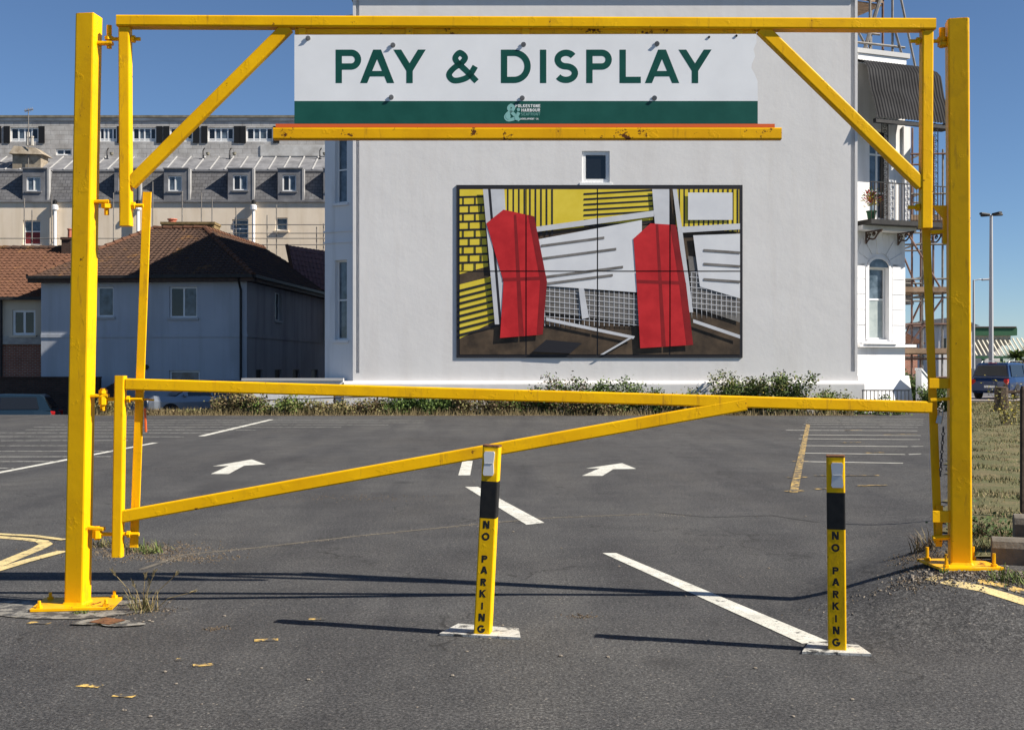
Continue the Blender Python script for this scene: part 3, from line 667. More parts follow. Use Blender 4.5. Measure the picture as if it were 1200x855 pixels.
# ================================================================== the PAY & DISPLAY board
SO = 0.046
sg = thing('parking_sign', 'white and green PAY & DISPLAY board fixed under the overhead barrier beam', 'sign', G(616, 145, SO))
tear = [(888, 118.5), (887.8, 95), (884, 86), (880.5, 80), (881.5, 74), (885, 66), (883, 58), (886.5, 50), (886.5, 40)]
MB().prism([G(345, 41, SO), G(345, 118.5, SO)] + [G(x, y, SO) for x, y in tear], gn * -0.006).build('white_panel', 'sign_white', sg)
MB().prism([G(345, 118.5, SO), G(345, 145, SO), G(888, 145, SO), G(888, 118.5, SO)], gn * -0.006).build('green_band', 'sign_green', sg)
MB().prism([G(323, 145.2, SO), G(323, 149.4, SO), G(908, 149.4, SO), G(908, 145.2, SO)], gn * -0.007).build('orange_strip', 'sign_orange', sg)
pxm = (G(601, 100, SO) - G(600, 100, SO)).length
for ch, x0, x1 in (('P', 393.3, 423.3), ('A', 422, 462), ('Y', 461, 499), ('&', 522.5, 560), ('D', 587, 622), ('I', 632.7, 640.3), ('S', 649, 677.5), ('P', 687, 717), ('L', 726, 751), ('A', 755.7, 796), ('Y', 795, 834)):
    a = G(x0, 97.6, SO); b = G(x1, 97.6, SO); hgt = (G(x0, 58.4, SO) - a).length; w = (b - a).length / hgt
    put_glyph(MB(), ch, a, gex, UP, gn, hgt, w, 0.19, 0.0005).build('letter', 'letter_green', sg)
def small_text(txt, x0, x1, y0, y1, m, sw):
    n = len(txt); cw = (x1 - x0) / n; mb = MB(); a0 = G(x0, y1, SO); hgt = (G(x0, y0, SO) - a0).length
    for i, c in enumerate(txt):
        if c == ' ': continue
        wd = {'I': 0.3, '.': 0.3}.get(c, 0.8); cwm = (G(x0 + cw, y1, SO) - a0).length
        put_glyph(mb, c, G(x0 + i * cw, y1, SO), gex, UP, gn, hgt, min(wd, cwm / hgt * 0.84), sw, 0.0005)
    return mb.build('lettering', m, sg)
small_text('FOLKESTONE', 604, 633.5, 122.4, 126, 'logo_white', 0.21)
small_text('HARBOUR', 611, 633.5, 127.4, 131, 'logo_white', 0.21)
small_text('SEAFRONT', 610.5, 633.5, 132.2, 135.6, 'logo_dim', 0.18)
small_text('DEVELOPMENT CO.', 610, 632.5, 138.4, 140.4, 'logo_white', 0.2)
lg = MB(); a = G(590.5, 142.3, SO); hh = (G(590.5, 121.5, SO) - a).length
put_glyph(lg, '&', a, gex, UP, gn, hh, 0.92, 0.2, 0.0005)
for k, (cx, cy, r) in enumerate(((595.5, 136.5, 3.6), (605.5, 138, 3.2))):
    c = G(cx, cy, SO) + gn * (0.0012 + k * 0.0002); lg.poly([c + (gex * math.cos(t * 0.4488) * r * 0.8 + UP * math.sin(t * 0.4488) * r) * pxm for t in range(14)])
c = G(607.6, 128.6, SO) + gn * 0.0012; lg.poly([c + (gex * math.cos(t * 0.4488) + UP * math.sin(t * 0.4488)) * 1.9 * pxm for t in range(14)])
lg.build('logo', 'logo_teal', sg)
for x, y in ((361, 45), (460.5, 53), (613.5, 52.3), (770, 51.4), (458.5, 114), (612, 115), (767, 115), (831, 43.5), (863, 42)):
    if x > 800: MB().tube(G(x, y, SO + 0.001), G(x, y, SO + 0.006), 0.008, 8).build('screw', 'dark_steel', sg); continue
    b = MB(); b.tube(G(x, y, SO + 0.001), G(x, y, SO + 0.005), 0.017, 10); b.tube(G(x, y, SO + 0.006), G(x, y, SO + 0.014), 0.011, 6)
    b.build('bolt', 'steel', sg)

# ================================================================== the two NO PARKING bollards
def bollard(label, top, bot, pad, bands, ref, letters, yaw):
    b = gp(*bot); D = b.y; k = D / F
    t = Vector(((top[0] - CX) * k, D, EYE - (top[1] - HY) * k)); axis = t - b; Hh = b.z * 0 + axis.z
    root = thing('parking_bollard', label, 'bollard', b, 'square steel no parking bollards')
    s = Vector((math.cos(R(yaw)), math.sin(R(yaw)), 0)); fn = Vector((s.y, -s.x, 0)); w = 0.1
    at = lambda y: b + axis * ((bot[1] - y) / (bot[1] - top[1]))
    def shell(y0, y1, ww, name, m, par): return MB().bar(at(y0), at(y1), ww, ww, s, 0.008).build(name, m, par)
    body = shell(bot[1] - 0, bands[1], w, 'lower_tube', 'yellow_bollard', root)
    shell(bands[1] - 0.02, bands[0] + 0.02, w + 0.001, 'black_band', 'black_paint', root)
    shell(bands[0], top[1] + 2, w, 'head_tube', 'yellow_bollard', root)
    shell(top[1] + 2, top[1], w + 0.002, 'rim', 'rusted', root)
    c = at((ref[1] + ref[3]) / 2) + s * (((ref[0] + ref[2]) / 2 - (top[0] + (bot[0] - top[0]) * ((ref[1] + ref[3]) / 2 - top[1]) / (bot[1] - top[1]))) * k) + fn * (w / 2)
    ax = axis.normalized(); hw, hh = (ref[2] - ref[0]) / 2 * k, (ref[3] - ref[1]) / 2 * k
    outl = []
    for sx, sy in ((1, 1), (-1, 1), (-1, -1), (1, -1)):
        outl.append(c + s * sx * hw * 0.82 * 1 + ax * sy * hh); outl.append(c + s * sx * hw + ax * sy * hh * 0.82)
    o = [outl[0], outl[2], outl[3], c - s * hw * 0.86, outl[5], outl[4], outl[6], outl[7], c + s * hw * 0.86, outl[1]]
    rf = MB().prism([p + fn * 0.0005 for p in o], fn * 0.014).build('reflector', 'reflector_white', root)
    MB().bar(c + fn * 0.0155 - s * hw * 0.7, c + fn * 0.0155 + s * hw * 0.7, 0.004, 0.003, ax, 0.001).build('reflector_rib', 'sill_grey', rf)
    for chx, y0, y1 in letters:
        wd = {'I': 0.22, 'O': 1.0, 'G': 0.98, 'N': 0.84, 'A': 0.96, 'K': 0.9}.get(chx, 0.8); hgt = (y1 - y0) * k
        org = at(y1) + fn * (w / 2) - s * (wd * hgt / 2) - s * 0.006
        put_glyph(MB(), chx, org, s, ax, fn, hgt * 1.04, wd, 0.25, 0.0005).build('letter', 'letter_black', body)
    pp = [gp(x, y) for x, y in pad]; MB().prism([Vector((p.x, p.y, 0.001)) for p in pp], UP * 0.014).build('base_pad', 'pad_white', root)
rl = [('N', 621.8, 630.8), ('O', 636, 645), ('P', 663, 671.3), ('A', 676, 684.4), ('R', 690.5, 698.8), ('K', 704, 712.6), ('I', 719, 727), ('N', 732.2, 741), ('G', 746, 755.2)]
bollard('leaning NO PARKING bollard, one side streaked with rust, on a pale square pad', (577, 521), (566, 744), [(537, 733.5), (608, 739), (610, 750), (515, 744.5)], (563, 606), (568.5, 528, 581, 556),
        [(c, y0 - 12.6 - (y0 - 621) * 0.02, y1 - 12.6 - (y1 - 621) * 0.02) for c, y0, y1 in rl], -8)
bollard('upright NO PARKING bollard on a whitewashed pad at the end of the long white line', (979, 533), (981, 762.5), [(948, 755), (1006, 757.5), (1021, 769), (940, 766)], (576, 619), (974, 541, 987.5, 570), rl, -14)
# ================================================================== the white building with the mural
MD = 41.0
fm = Fr((0, MD, 0), 0)
WX0, WX1 = fm.px(413.5, 400)[0], fm.px(1005, 400)[0]; WTOP = 14.35
wb = thing('white_building', 'tall white rendered end wall building that carries the large mural', 'building', (3, MD, 0))
hw = fm.rect(682, 177, 714.5, 214)
sl1 = (fm.px(417, 0)[0], fm.px(421, 0)[0], fm.px(0, 437)[1], WTOP + 1); sl2 = (fm.px(997, 0)[0], fm.px(1002, 0)[0], fm.px(0, 435)[1], WTOP + 1)
m_ = MB(); wall_holes(m_, fm, WX0, WX1, 0, WTOP, [hw, sl1, sl2], 0.10)
m_.box(WX0, WX1, MD + 0.101, MD + 26, -1, WTOP)
for a, b in ((WX0, MD), (WX1, MD)): m_.poly([(a, b, 0), (a, b + 0.101, 0), (a, b + 0.101, WTOP), (a, b, WTOP)])
m_.poly([(WX0, MD, WTOP), (WX1, MD, WTOP), (WX1, MD + 0.101, WTOP), (WX0, MD + 0.101, WTOP)])
m_.build('wall', 'wall_white', wb)
zt = fm.px(0, 447)[1]; a0, a1 = fm.px(404, 447)[0], fm.px(1011, 447)[0]
m_ = MB(); prof = [(0.003, -0.4), (0.22, -0.4), (0.22, zt - 0.1), (0.20, zt - 0.04), (0.14, zt), (0.003, zt + 0.02)]
m_.loft([[Vector((x, MD - o, z)) for o, z in prof] for x in (a0, a1)]); m_.build('plinth', 'wall_white', wb)
w_ = window(wb, fm, hw, rec=0.06, fw=0.13, glass='glass_dark', sill=0.03, sillmat='frame_white')
m_ = MB()
for x in (0.12, 0.3): m_.tube(fm.p(WX0 - 0.2 - x * 0, -0.4 - x, 0.2), fm.p(WX0 - 0.2, -0.4 - x, WTOP), 0.05, 8)
MB().box(WX0 - 0.12, WX1 + 0.12, MD - 0.12, MD + 26.1, WTOP + 0.002, WTOP + 0.16).build('coping', 'sill_grey', wb)
# canted bay on the shaded left side
yb = -30
cl = Fr((WX0 - 1.25 * math.cos(R(30)), MD + 0.15 + 1.25 * math.sin(R(30)), -0.8), yb)
bw = [cl.rect(392.5, 160, 406.5, 237), cl.rect(392.5, 305, 406.5, 398)]
m_ = MB(); LB = 1.25
wall_holes(m_, cl, 0, LB, 0, WTOP + 0.2, bw, 0.2)
m_.prism([cl.p(0, -0.21, 0), cl.p(LB, -0.21, 0), cl.p(LB, -1.6, 0), cl.p(0, -1.6, 0)], UP * (WTOP + 0.2))
m_.poly([cl.p(0, 0, 0), cl.p(0, -0.21, 0), cl.p(0, -0.21, WTOP), cl.p(0, 0, WTOP)])
bay = m_.build('bay', 'bay_white', wb)
for r in bw: window(wb, cl, r, rows=(0.5,), rec=0.16, fw=0.06, sill=0.08, sillmat='bay_white', glass='glass_curtain')
for y in (272, 148, 285): MB().fbox(cl, -0.03, LB, 0.002, 0.04, cl.px(395, y)[1], cl.px(395, y)[1] + 0.06).build('string_course', 'bay_white', wb)
# low white wall at the foot of the bay
lw = thing('low_wall', 'low white boundary wall running from the mural building towards the parked cars', 'wall', (-8, MD - 0.3, -0.8))
x0, x1 = fm.px(286, 0)[0], fm.px(404, 0)[0] - 0.03
MB().box(x0, x1, MD - 0.12, MD + 0.12, -0.9, fm.px(0, 446)[1]).build('wall_body', 'bay_white', lw)
MB().box(x0 - 0.05, x1, MD - 0.18, MD + 0.18, fm.px(0, 446)[1] + 0.002, fm.px(0, 443)[1]).build('coping', 'sill_grey', lw)

# ------------------------------------------------------------------ the mural: a plain generic colour composition in eight panels
fmu = Fr((0, MD - 0.045, 0), 0); fmu2 = fm
mu = thing('mural_board', 'large framed mural of yellow slats and red shapes on the white building', 'mural', fm.p(*((fm.px(702, 419)[0], 0.02, fm.px(702, 419)[1]))))
mx0, mx1, mz0, mz1 = fm.rect(535, 217, 870, 419)
MB().fbox(fm, mx0, mx1, 0.003, 0.04, mz0, mz1).build('backing_board', 'print_black', mu)
def clip(P, box):
    for ax, lim, sg_ in ((0, box[0], 1), (0, box[1], -1), (1, box[2], 1), (1, box[3], -1)):
        out = []
        for i in range(len(P)):
            a, b = P[i - 1], P[i]; ia, ib = (a[ax] - lim) * sg_ >= 0, (b[ax] - lim) * sg_ >= 0
            if ia != ib:
                t = (lim - a[ax]) / (b[ax] - a[ax]); out.append((a[0] + (b[0] - a[0]) * t, a[1] + (b[1] - a[1]) * t))
            if ib: out.append(b)
        P = out
        if not P: return []
    return P
cols_ = [538, 616.4, 700, 784.8, 867.5]; rows_ = [220.5, 318, 416]
art = []
def A(m, *pts): art.append((m, list(pts)))
A('print_brown', (530, 200), (880, 200), (880, 430), (530, 430))
A('print_yellow', (536, 222), (566, 222), (572, 312), (536, 322)); A('print_yellow', (536, 334), (584, 322), (588, 372), (536, 398))
for i in range(9): y = 230 + i * 9.6; A('print_black', (536, y), (572, y - 1), (572, y + 1.4), (536, y + 2.6))
for i in range(9):
    for x in (542 + (i % 2) * 7, 556 + (i % 2) * 7): A('print_black', (x, 231 + i * 9.6), (x + 1.6, 231 + i * 9.6), (x + 1.6, 240 + i * 9.6), (x, 240 + i * 9.6))
for i in range(8): y = 340 + i * 7.4; A('print_black', (536, y), (588, y - 13), (588, y - 10.6), (536, y + 2.8))
A('print_yellow', (590, 222), (765, 222), (765, 258), (590, 276))
for i in range(9): x = 594 + i * 6.5; A('print_black', (x, 222), (x + 2, 222), (x + 2, 276), (x, 276))
for i in range(7): y = 224 + i * 6.2; A('print_black', (684, y + 2.5), (765, y - 2), (765, y), (684, y + 4.8))
A('print_yellow', (792, 222), (866, 222), (866, 272), (792, 266))
for i in range(13): x = 795 + i * 5.7; A('print_black', (x, 222), (x + 1.8, 222), (x + 1.8, 272), (x, 272))
A('print_mesh', (636, 334), (785, 350), (785, 384), (640, 366)); A('print_mesh', (806, 300), (868, 306), (868, 378), (812, 360))
for i in range(26): x = 638 + i * 5.8; A('print_grey', (x, 334), (x + 0.7, 334), (x + 0.7, 382), (x, 382))
for i in range(6): y = 340 + i * 6; A('print_grey', (636, y), (785, y + 14), (785, y + 14.7), (636, y + 0.7))
for i in range(10): x = 810 + i * 5.8; A('print_grey', (x, 318), (x + 0.7, 318), (x + 0.7, 374), (x, 364))
for i in range(8): y = 318 + i * 6; A('print_grey', (808, y), (868, y + 6), (868, y + 6.7), (808, y + 0.7))
A('print_pale', (618, 283), (752, 258), (752, 343), (624, 334)); A('print_pale', (812, 276), (868, 274), (868, 350), (820, 336))
A('print_grey', (566, 222), (591, 222), (600, 380), (580, 380)); A('print_black', (572, 222), (575, 222), (588, 380), (585, 380))
A('print_grey', (628, 266), (766, 247), (766, 254), (628, 272)); A('print_grey', (764, 222), (784, 222), (786, 300), (770, 300))
A('print_grey', (788, 222), (793, 222), (812, 366), (806, 366)); A('print_grey', (798, 266), (868, 262), (868, 269), (798, 273))
A('print_grey', (640, 372), (744, 394), (742, 397), (640, 376)); A('print_grey', (744, 394), (706, 416), (702, 416), (738, 395)); A('print_grey', (812, 374), (868, 393), (868, 397), (812, 378))
A('print_black', (640, 398), (682, 402), (668, 414), (624, 412))
A('print_grey', (678, 338), (684, 338), (690, 372), (682, 374))
A('print_pale', (806, 226), (858, 226), (858, 258), (806, 258))
for y, w in ((281, 74), (296, 88), (318, 96), (326, 84)): A('print_mesh', (634, y + 6), (634 + w, y + 6 - w * 0.13), (634 + w, y + 9 - w * 0.13), (634, y + 9))
for y in (292, 308, 326): A('print_mesh', (824, y), (868, y + 3), (868, y + 6), (824, y + 3))
# two tall red tapering shapes
A('print_red', (570, 262), (590, 246), (626, 254), (641, 330), (636, 392), (586, 396), (590, 330))
A('print_red_dark', (602, 252), (605, 252), (614, 394), (608, 394)); A('print_red_dark', (589, 326), (640, 324), (640, 328), (589, 330))
A('print_red_dark', (626, 254), (641, 330), (636, 392), (629, 392), (633, 330), (619, 252))
A('print_red', (742, 280), (762, 262), (792, 264), (804, 336), (812, 404), (750, 408), (746, 336))
A('print_red_dark', (768, 263), (771, 263), (780, 406), (775, 406)); A('print_red_dark', (746, 328), (803, 330), (804, 334), (746, 332))
A('print_red_dark', (792, 264), (804, 336), (812, 404), (804, 404), (796, 336), (785, 264))
pn = {}
for j in range(2):
    for i in range(4):
        x0, z1 = fm.px(cols_[i] + 0.7, rows_[j] + 0.7, 0.04); x1, z0 = fm.px(cols_[i + 1] - 0.7, rows_[j + 1] - 0.7, 0.04)
        pn[i, j] = MB().fbox(fm, x0, x1, 0.0405, 0.05, z0, z1).build('panel', 'print_brown', mu)
by = {}
for k, (m, P) in enumerate(art):
    Q = [fm.px(x, y, 0.05) for x, y in P]
    for j in range(2):
        for i in range(4):
            x0, z1 = fm.px(cols_[i] + 0.7, rows_[j] + 0.7, 0.05); x1, z0 = fm.px(cols_[i + 1] - 0.7, rows_[j + 1] - 0.7, 0.05)
            C = clip(Q, (x0, x1, z0, z1))
            if len(C) > 2: by.setdefault((i, j, m), MB()).poly([fm.p(a, 0.0505 + k * 0.0005, z) for a, z in C])
for (i, j, m), mb in by.items(): mb.build('print', m, pn[i, j], kind='stuff' if len(mb.f) > 1 else None)
# ------------------------------------------------------------------ white house with iron balcony, right of the mural building
rh = thing('balcony_house', 'white stucco house with an iron balcony under a ribbed curved canopy', 'house', (13, 43, 0))
fb = Fr((WX1 + 0.28, MD + 1.1, 0), 22); LBY = 2.12
hs = fb.rect(1017.5, 303, 1041, 398); d1 = fb.rect(1019, 150, 1042, 258)
mc = fb.px(0 + 1010, 10)[1]
m_ = MB(); zpar = fb.px(1030, 66)[1]
wall_holes(m_, fb, 0, LBY, -0.3, zpar, [(hs[0], hs[1], hs[2], hs[3] - 0.3), d1], 0.22)
m_.prism([fb.p(0, -0.221, -0.3), fb.p(LBY, -0.221, -0.3), fb.p(LBY, -3.5, -0.3), fb.p(-0.2, -3.5, -0.3)], UP * (zpar + 0.3))
for a in (0, LBY): m_.poly([fb.p(a, 0, -0.3), fb.p(a, -0.221, -0.3), fb.p(a, -0.221, zpar), fb.p(a, 0, zpar)])
m_.poly([fb.p(0, 0, zpar), fb.p(LBY, 0, zpar), fb.p(LBY, -0.221, zpar), fb.p(0, -0.221, zpar)])
m_.build('wall', 'bay_white', rh)
# arched head infill, built as the spandrel ring over the window
ac = ((hs[0] + hs[1]) / 2, hs[3] - 0.3); rw = (hs[1] - hs[0]) / 2
# rusticated ashlar blocks, one slab per course and side
zc = [fb.px(1030, y)[1] for y in (402, 381, 363, 345, 327, 309)]
for k in range(len(zc) - 1):
    for a, b in ((0.0, hs[0] - 0.16), (hs[1] + 0.16, LBY)):
        MB().fbox(fb, a + 0.012, b - 0.012, 0.002, 0.032, zc[k] + 0.012, zc[k + 1] - 0.012).build('ashlar_block', 'bay_white', rh)
ztop = fb.px(1030, 272)[1]
for s_ in (-1, 1):       # voussoirs fanning over the arch
    for k in range(3):
        t0, t1 = R(90 - s_ * (8 + k * 27)), R(90 - s_ * (32 + k * 27)); P = []
        for t, rr in ((t0, rw + 0.10), (t1, rw + 0.10), (t1, rw + 0.75 - 0.08 * k), (t0, rw + 0.80 - 0.02 * k)):
            P.append(fb.p(min(max(ac[0] + rr * math.cos(t), 0.01), LBY - 0.01), 0.002, min(ac[1] + rr * math.sin(t), ztop)))
        MB().prism(P, fb.n * 0.03).build('voussoir', 'bay_white', rh)
MB().prism([fb.p(ac[0] - 0.08, 0.002, ac[1] + rw + 0.05), fb.p(ac[0] + 0.08, 0.002, ac[1] + rw + 0.05), fb.p(ac[0] + 0.14, 0.002, ztop), fb.p(ac[0] - 0.14, 0.002, ztop)], fb.n * 0.05).build('keystone', 'bay_white', rh)
m_ = MB(); archo = [(ac[0] + rw * math.cos(R(t)), ac[1] + 0.30 * math.sin(R(t))) for t in range(0, 181, 15)]
for i in range(len(archo) - 1):     # soffit of the arch over the square opening
    (xa, za), (xb, zb) = archo[i], archo[i + 1]
m_ = MB(); pa = [fb.p(x, -0.02, z + 0.0) for x, z in archo]
wn_ = window(rh, fb, (hs[0] + 0.04, hs[1] - 0.02, hs[2], hs[3] - 0.30), rows=(0.56,), rec=0.17, fw=0.07, panes=('glass_blind', 'glass_curtain'))
MB().prism([fb.p(x, 0.003, z) for x, z in archo], fb.n * 0.005).build('fanlight', 'glass_curtain', wn_)
ring = MB()
for i in range(len(archo) - 1):
    (xa, za), (xb, zb) = archo[i], archo[i + 1]; f_ = lambda x, z: (ac[0] + (x - ac[0]) * 1.16, ac[1] + (z - ac[1]) * 1.35)
    xc, zc_ = f_(xb, zb); xd, zd = f_(xa, za); ring.prism([fb.p(xa, 0.002, za), fb.p(xb, 0.002, zb), fb.p(xc, 0.002, zc_), fb.p(xd, 0.002, zd)], fb.n * 0.05)
ring.build('arch_moulding', 'bay_white', rh)
for a, b in ((hs[0] - 0.13, hs[0]), (hs[1], hs[1] + 0.13)): MB().fbox(fb, a, b, 0.002, 0.05, hs[2], ac[1]).build('architrave', 'bay_white', rh)
zs = fb.px(1030, 405)[1]; MB().fbox(fb, -0.0, LBY + 0.35, 0.002, 0.20, zs - 0.05, zs + 0.05).build('sill_course', 'bay_white', rh)
MB().fbox(fb, hs[0] - 0.3, hs[1] + 0.2, 0.002, 0.26, zs + 0.052, zs + 0.1).build('window_sill', 'bay_white', rh)
zp = fb.px(1030, 440)[1]; m_ = MB(); m_.hexa([fb.p(0, 0.3, -0.3), fb.p(LBY + 0.25, 0.3, -0.3), fb.p(LBY + 0.25, 0.002, -0.3), fb.p(0, 0.002, -0.3), fb.p(0, 0.10, zp), fb.p(LBY + 0.1, 0.10, zp), fb.p(LBY + 0.1, 0.002, zp), fb.p(0, 0.002, zp)]); m_.build('plinth', 'bay_white', rh)
# balcony: slab, railings, brackets
zb0, zb1 = fb.px(1030, 262.5, 1.0)[1], fb.px(1030, 257, 1.0)[1]; ext = 3.6
bal = MB().fbox(fb, -0.2, ext, 0.04, 1.05, zb0, zb1).build('balcony', 'iron_black', rh)
MB().fbox(fb, -0.2, LBY, 0.035, 0.6, zb0 - 0.16, zb0 - 0.003).build('cornice', 'bay_white', rh)
zr = fb.px(1030, 213, 1.0)[1]
MB().fbox(fb, -0.2, ext, 0.97, 1.02, zr - 0.03, zr).build('handrail', 'iron_black', bal)
for i in range(29): a = -0.15 + i * 0.13; MB().tube(fb.p(a, 0.995, zb1), fb.p(a, 0.995, zr - 0.03), 0.013, 5).build('baluster', 'iron_brown', bal)
def scroll(pt, r, turns, sgn, pl=12): return [(pt[0] + sgn * r * (1 - t / (turns * pl) * 0.75) * math.cos(t * 2 * math.pi / pl), pt[1] + r * (1 - t / (turns * pl) * 0.75) * math.sin(t * 2 * math.pi / pl)) for t in range(int(turns * pl) + 1)]
for x in (0.35, 1.75, 3.1):
    m_ = MB(); zz = zb0 - 0.17
    m_.path([fb.p(x, 0.08, zz - 0.42), fb.p(x, 0.08, zz)], 0.03, 6); m_.path([fb.p(x, 0.05, zz - 0.01), fb.p(x, 0.95, zz - 0.01)], 0.03, 6)
    m_.path([fb.p(x, 0.10 + u * 0.8, zz - 0.38 + 0.3 * u + 0.06 * math.sin(u * 9)) for u in [i / 12 for i in range(13)]], 0.03, 6)
    for c, r_ in (((0.22, -0.16), 0.11), ((0.5, -0.12), 0.08), ((0.74, -0.08), 0.055)): m_.path([fb.p(x, c[0] + a - 0.0, zz + c[1] + b) for a, b in scroll((0, 0), r_, 1.6, 1)], 0.02, 5)
    m_.build('scroll_bracket', 'iron_brown', bal)
# ornate cast iron standards holding the canopy
for x in (0.42, 2.6, 3.3):
    m_ = MB(); zt_ = fb.px(1030, 140, 1.0)[1]
    for dx in (-0.13, 0.13): m_.tube(fb.p(x + dx, 0.995, zb1), fb.p(x + dx, 0.995, zt_), 0.018, 5)
    zz = zb1 + 0.2
    while zz < zt_ - 0.2:
        m_.path([fb.p(x + a, 0.995, zz + b) for a, b in scroll((0, 0), 0.10, 1.5, 1)], 0.012, 5); m_.path([fb.p(x + a, 0.995, zz + 0.19 + b) for a, b in scroll((0, 0), 0.08, 1.4, -1)], 0.012, 5); zz += 0.38
    m_.build('canopy_standard', 'iron_black', bal)
# french door and pilasters
dw = window(rh, fb, d1, cols=(0.5,), rows=(0.3, 0.72), rec=0.15, fw=0.075, panes=('glass_curtain', 'glass_dark'))
for a in (1.35, 2.0): MB().fbox(fb, a, a + 0.3, 0.002, 0.09, zb1, fb.px(1030, 146)[1]).build('pilaster', 'bay_white', rh)
# ribbed swept canopy
cz0, cz1 = fb.px(1030, 76, 0.0)[1], fb.px(1030, 138, 1.3)[1]; m_ = MB(); rib = 0.125; NR = int(3.2 / rib * 4)
prof = [(0.06, cz0), (0.42, cz0 - 0.03), (0.70, cz0 - 0.16), (0.88, cz0 - 0.42), (0.96, cz0 - 0.80), (1.05, cz0 - 1.2), (1.18, cz0 - 1.5), (1.40, cz1)]
vs_ = []
for i in range(NR + 1):
    a = -0.25 + 3.25 * i / NR
    for k, (o_, z_) in enumerate(prof):
        lift = 0.022 * math.cos(i * math.pi / 2) ; cut = max(0, a - 2.55) * (1.0 if k < 3 else 0.2)
        vs_.append(fb.p(a, o_ + lift, z_ + lift * 0.5 - cut * 0.25))
n7 = len(prof); m_.add(vs_, [(i * n7 + k, (i + 1) * n7 + k, (i + 1) * n7 + k + 1, i * n7 + k + 1) for i in range(NR) for k in range(n7 - 1)])
cn = m_.build('canopy', 'canopy_metal', rh, smooth=True)
MB().fbox(fb, -0.25, 3.6, 1.20, 1.36, cz1 - 0.17, cz1 - 0.032).build('valance', 'iron_black', cn)
MB().fbox(fb, 3.02, 3.6, 0.2, 1.34, cz1 - 0.02, cz1 + 0.1).build('next_canopy_edge', 'canopy_metal', cn)
MB().fbox(fb, 0, LBY - 0.02, 0.003, 0.10, cz0 + 0.03, zpar).build('frieze', 'frame_white', rh)
MB().fbox(fb, -0.1, LBY + 0.1, -0.25, 0.16, zpar + 0.002, zpar + 0.17).build('coping', 'sill_grey', rh)
# side wall of the entrance steps, and railing in front
stw = thing('step_wall', 'white sloping side wall of entrance steps beside the arched window', 'wall', fb.p(LBY + 0.3, 0.5, 0))
a0_ = LBY + 0.10
MB().prism([fb.p(a0_, 0.45, -0.3), fb.p(a0_ + 1.0, 0.45, -0.3), fb.p(a0_ + 1.0, 0.45, 0.75), fb.p(a0_ + 0.55, 0.45, 0.95), fb.p(a0_, 0.45, 1.5)], fb.n * 0.3).build('wall_body', 'bay_white', stw)
MB().prism([fb.p(a0_ - 0.02, 0.42, 1.504), fb.p(a0_ + 0.57, 0.42, 0.954), fb.p(a0_ + 0.57, 0.42, 1.01), fb.p(a0_ - 0.02, 0.42, 1.57)], fb.n * 0.36).build('coping', 'frame_white', stw)
rl_ = thing('area_railing', 'low dark iron railing in front of the arched window', 'railing', (13, MD - 0.6, 0))
fr_ = Fr((0, MD - 0.5, 0), 0); ra, rb_, rz0, rz1 = fr_.rect(1010, 456.5, 1066, 478)
MB().fbox(fr_, ra, rb_, -0.015, 0.015, rz1 - 0.04, rz1).build('top_rail', 'iron_black', rl_)
for i in range(13): a = ra + 0.03 + (rb_ - ra - 0.06) * i / 12; MB().tube(fr_.p(a, 0, 0), fr_.p(a, 0, rz1 - 0.04), 0.015, 5).build('baluster', 'iron_black', rl_)
# flower pot on the balcony
fp = thing('flower_pot', 'pot of red and yellow flowers on the iron balcony', 'flower pot', fb.p(0.05, 0.7, zb1))
MB().lathe(fb.p(0.08, 0.7, zb1), [(0.12, 0.001), (0.17, 0.28), (0.19, 0.28), (0.19, 0.32)], 10).build('pot', 'shelter_green', fp)
for m, s_ in (('flower_yellow', 1), ('print_red', 2), ('leaf_green', 3)):
    q = random.Random(s_); k = MB()
    for _ in range(120):
        d = Vector((q.gauss(0, 1), q.gauss(0, 1), abs(q.gauss(0, 1.4)))).normalized(); k.leaf(fb.p(0.08, 0.7, zb1 + 0.4 + 0.1 * s_) + d * q.random() * 0.42, d, Vector((q.random() - .5, q.random() - .5, 1)), 0.09, 0.07)
    k.build('blossom' if s_ < 3 else 'leaves', m, fp)

# ------------------------------------------------------------------ scaffolding beside and above the balcony house
sc = thing('scaffold', 'rusty tube scaffold with board decks standing beside the balcony house', 'scaffold', (15.2, 46, 0))
def stube(a, b, m='scaffold_rust', name='tube', r=0.04): MB().tube(a, b, r, 6).build(name, m, sc)
sx = [14.7, 15.05, 15.45, 15.85, 16.2]; sy = [45.0, 47.4, 49.8]
def topz(px_y, D): return EYE - (px_y - HY) / F * D
for i, x in enumerate(sx):
    for j, y in enumerate(sy):
        stube((x, y, 0), (x + 0.03, y, topz((190, 150, 120, 160, 175)[i] + 20 * j, y)), 'scaffold_rust' if (i + j) % 2 else 'scaffold_steel', 'standard')
for z in (1.2, 1.9, 3.2, 4.2, 4.9, 6.2, 6.9, 8.1, 9.6):
    for y in sy[:2]: stube((sx[0] - 0.3, y - 0.06, z), (sx[-1] + 0.4, y - 0.06, z + 0.02), 'scaffold_rust' if int(z) % 2 else 'scaffold_steel', 'ledger')
    stube((sx[2] + 0.06, sy[0] - 0.3, z + 0.09), (sx[2] + 0.06, sy[2] + 0.3, z + 0.09), 'scaffold_steel', 'transom')
for z in (1.95, 4.25, 6.95):
    for i in range(5): MB().box(sx[0] - 0.25, sx[-1] + 0.3, sy[0] - 0.1 + i * 0.235, sy[0] + 0.12 + i * 0.235, z + 0.13, z + 0.17).build('deck_board', 'scaffold_boards', sc)
    MB().box(sx[0] - 0.25, sx[-1] + 0.3, sy[0] - 0.18, sy[0] - 0.14, z + 0.17, z + 0.36).build('toe_board', 'scaffold_boards', sc)
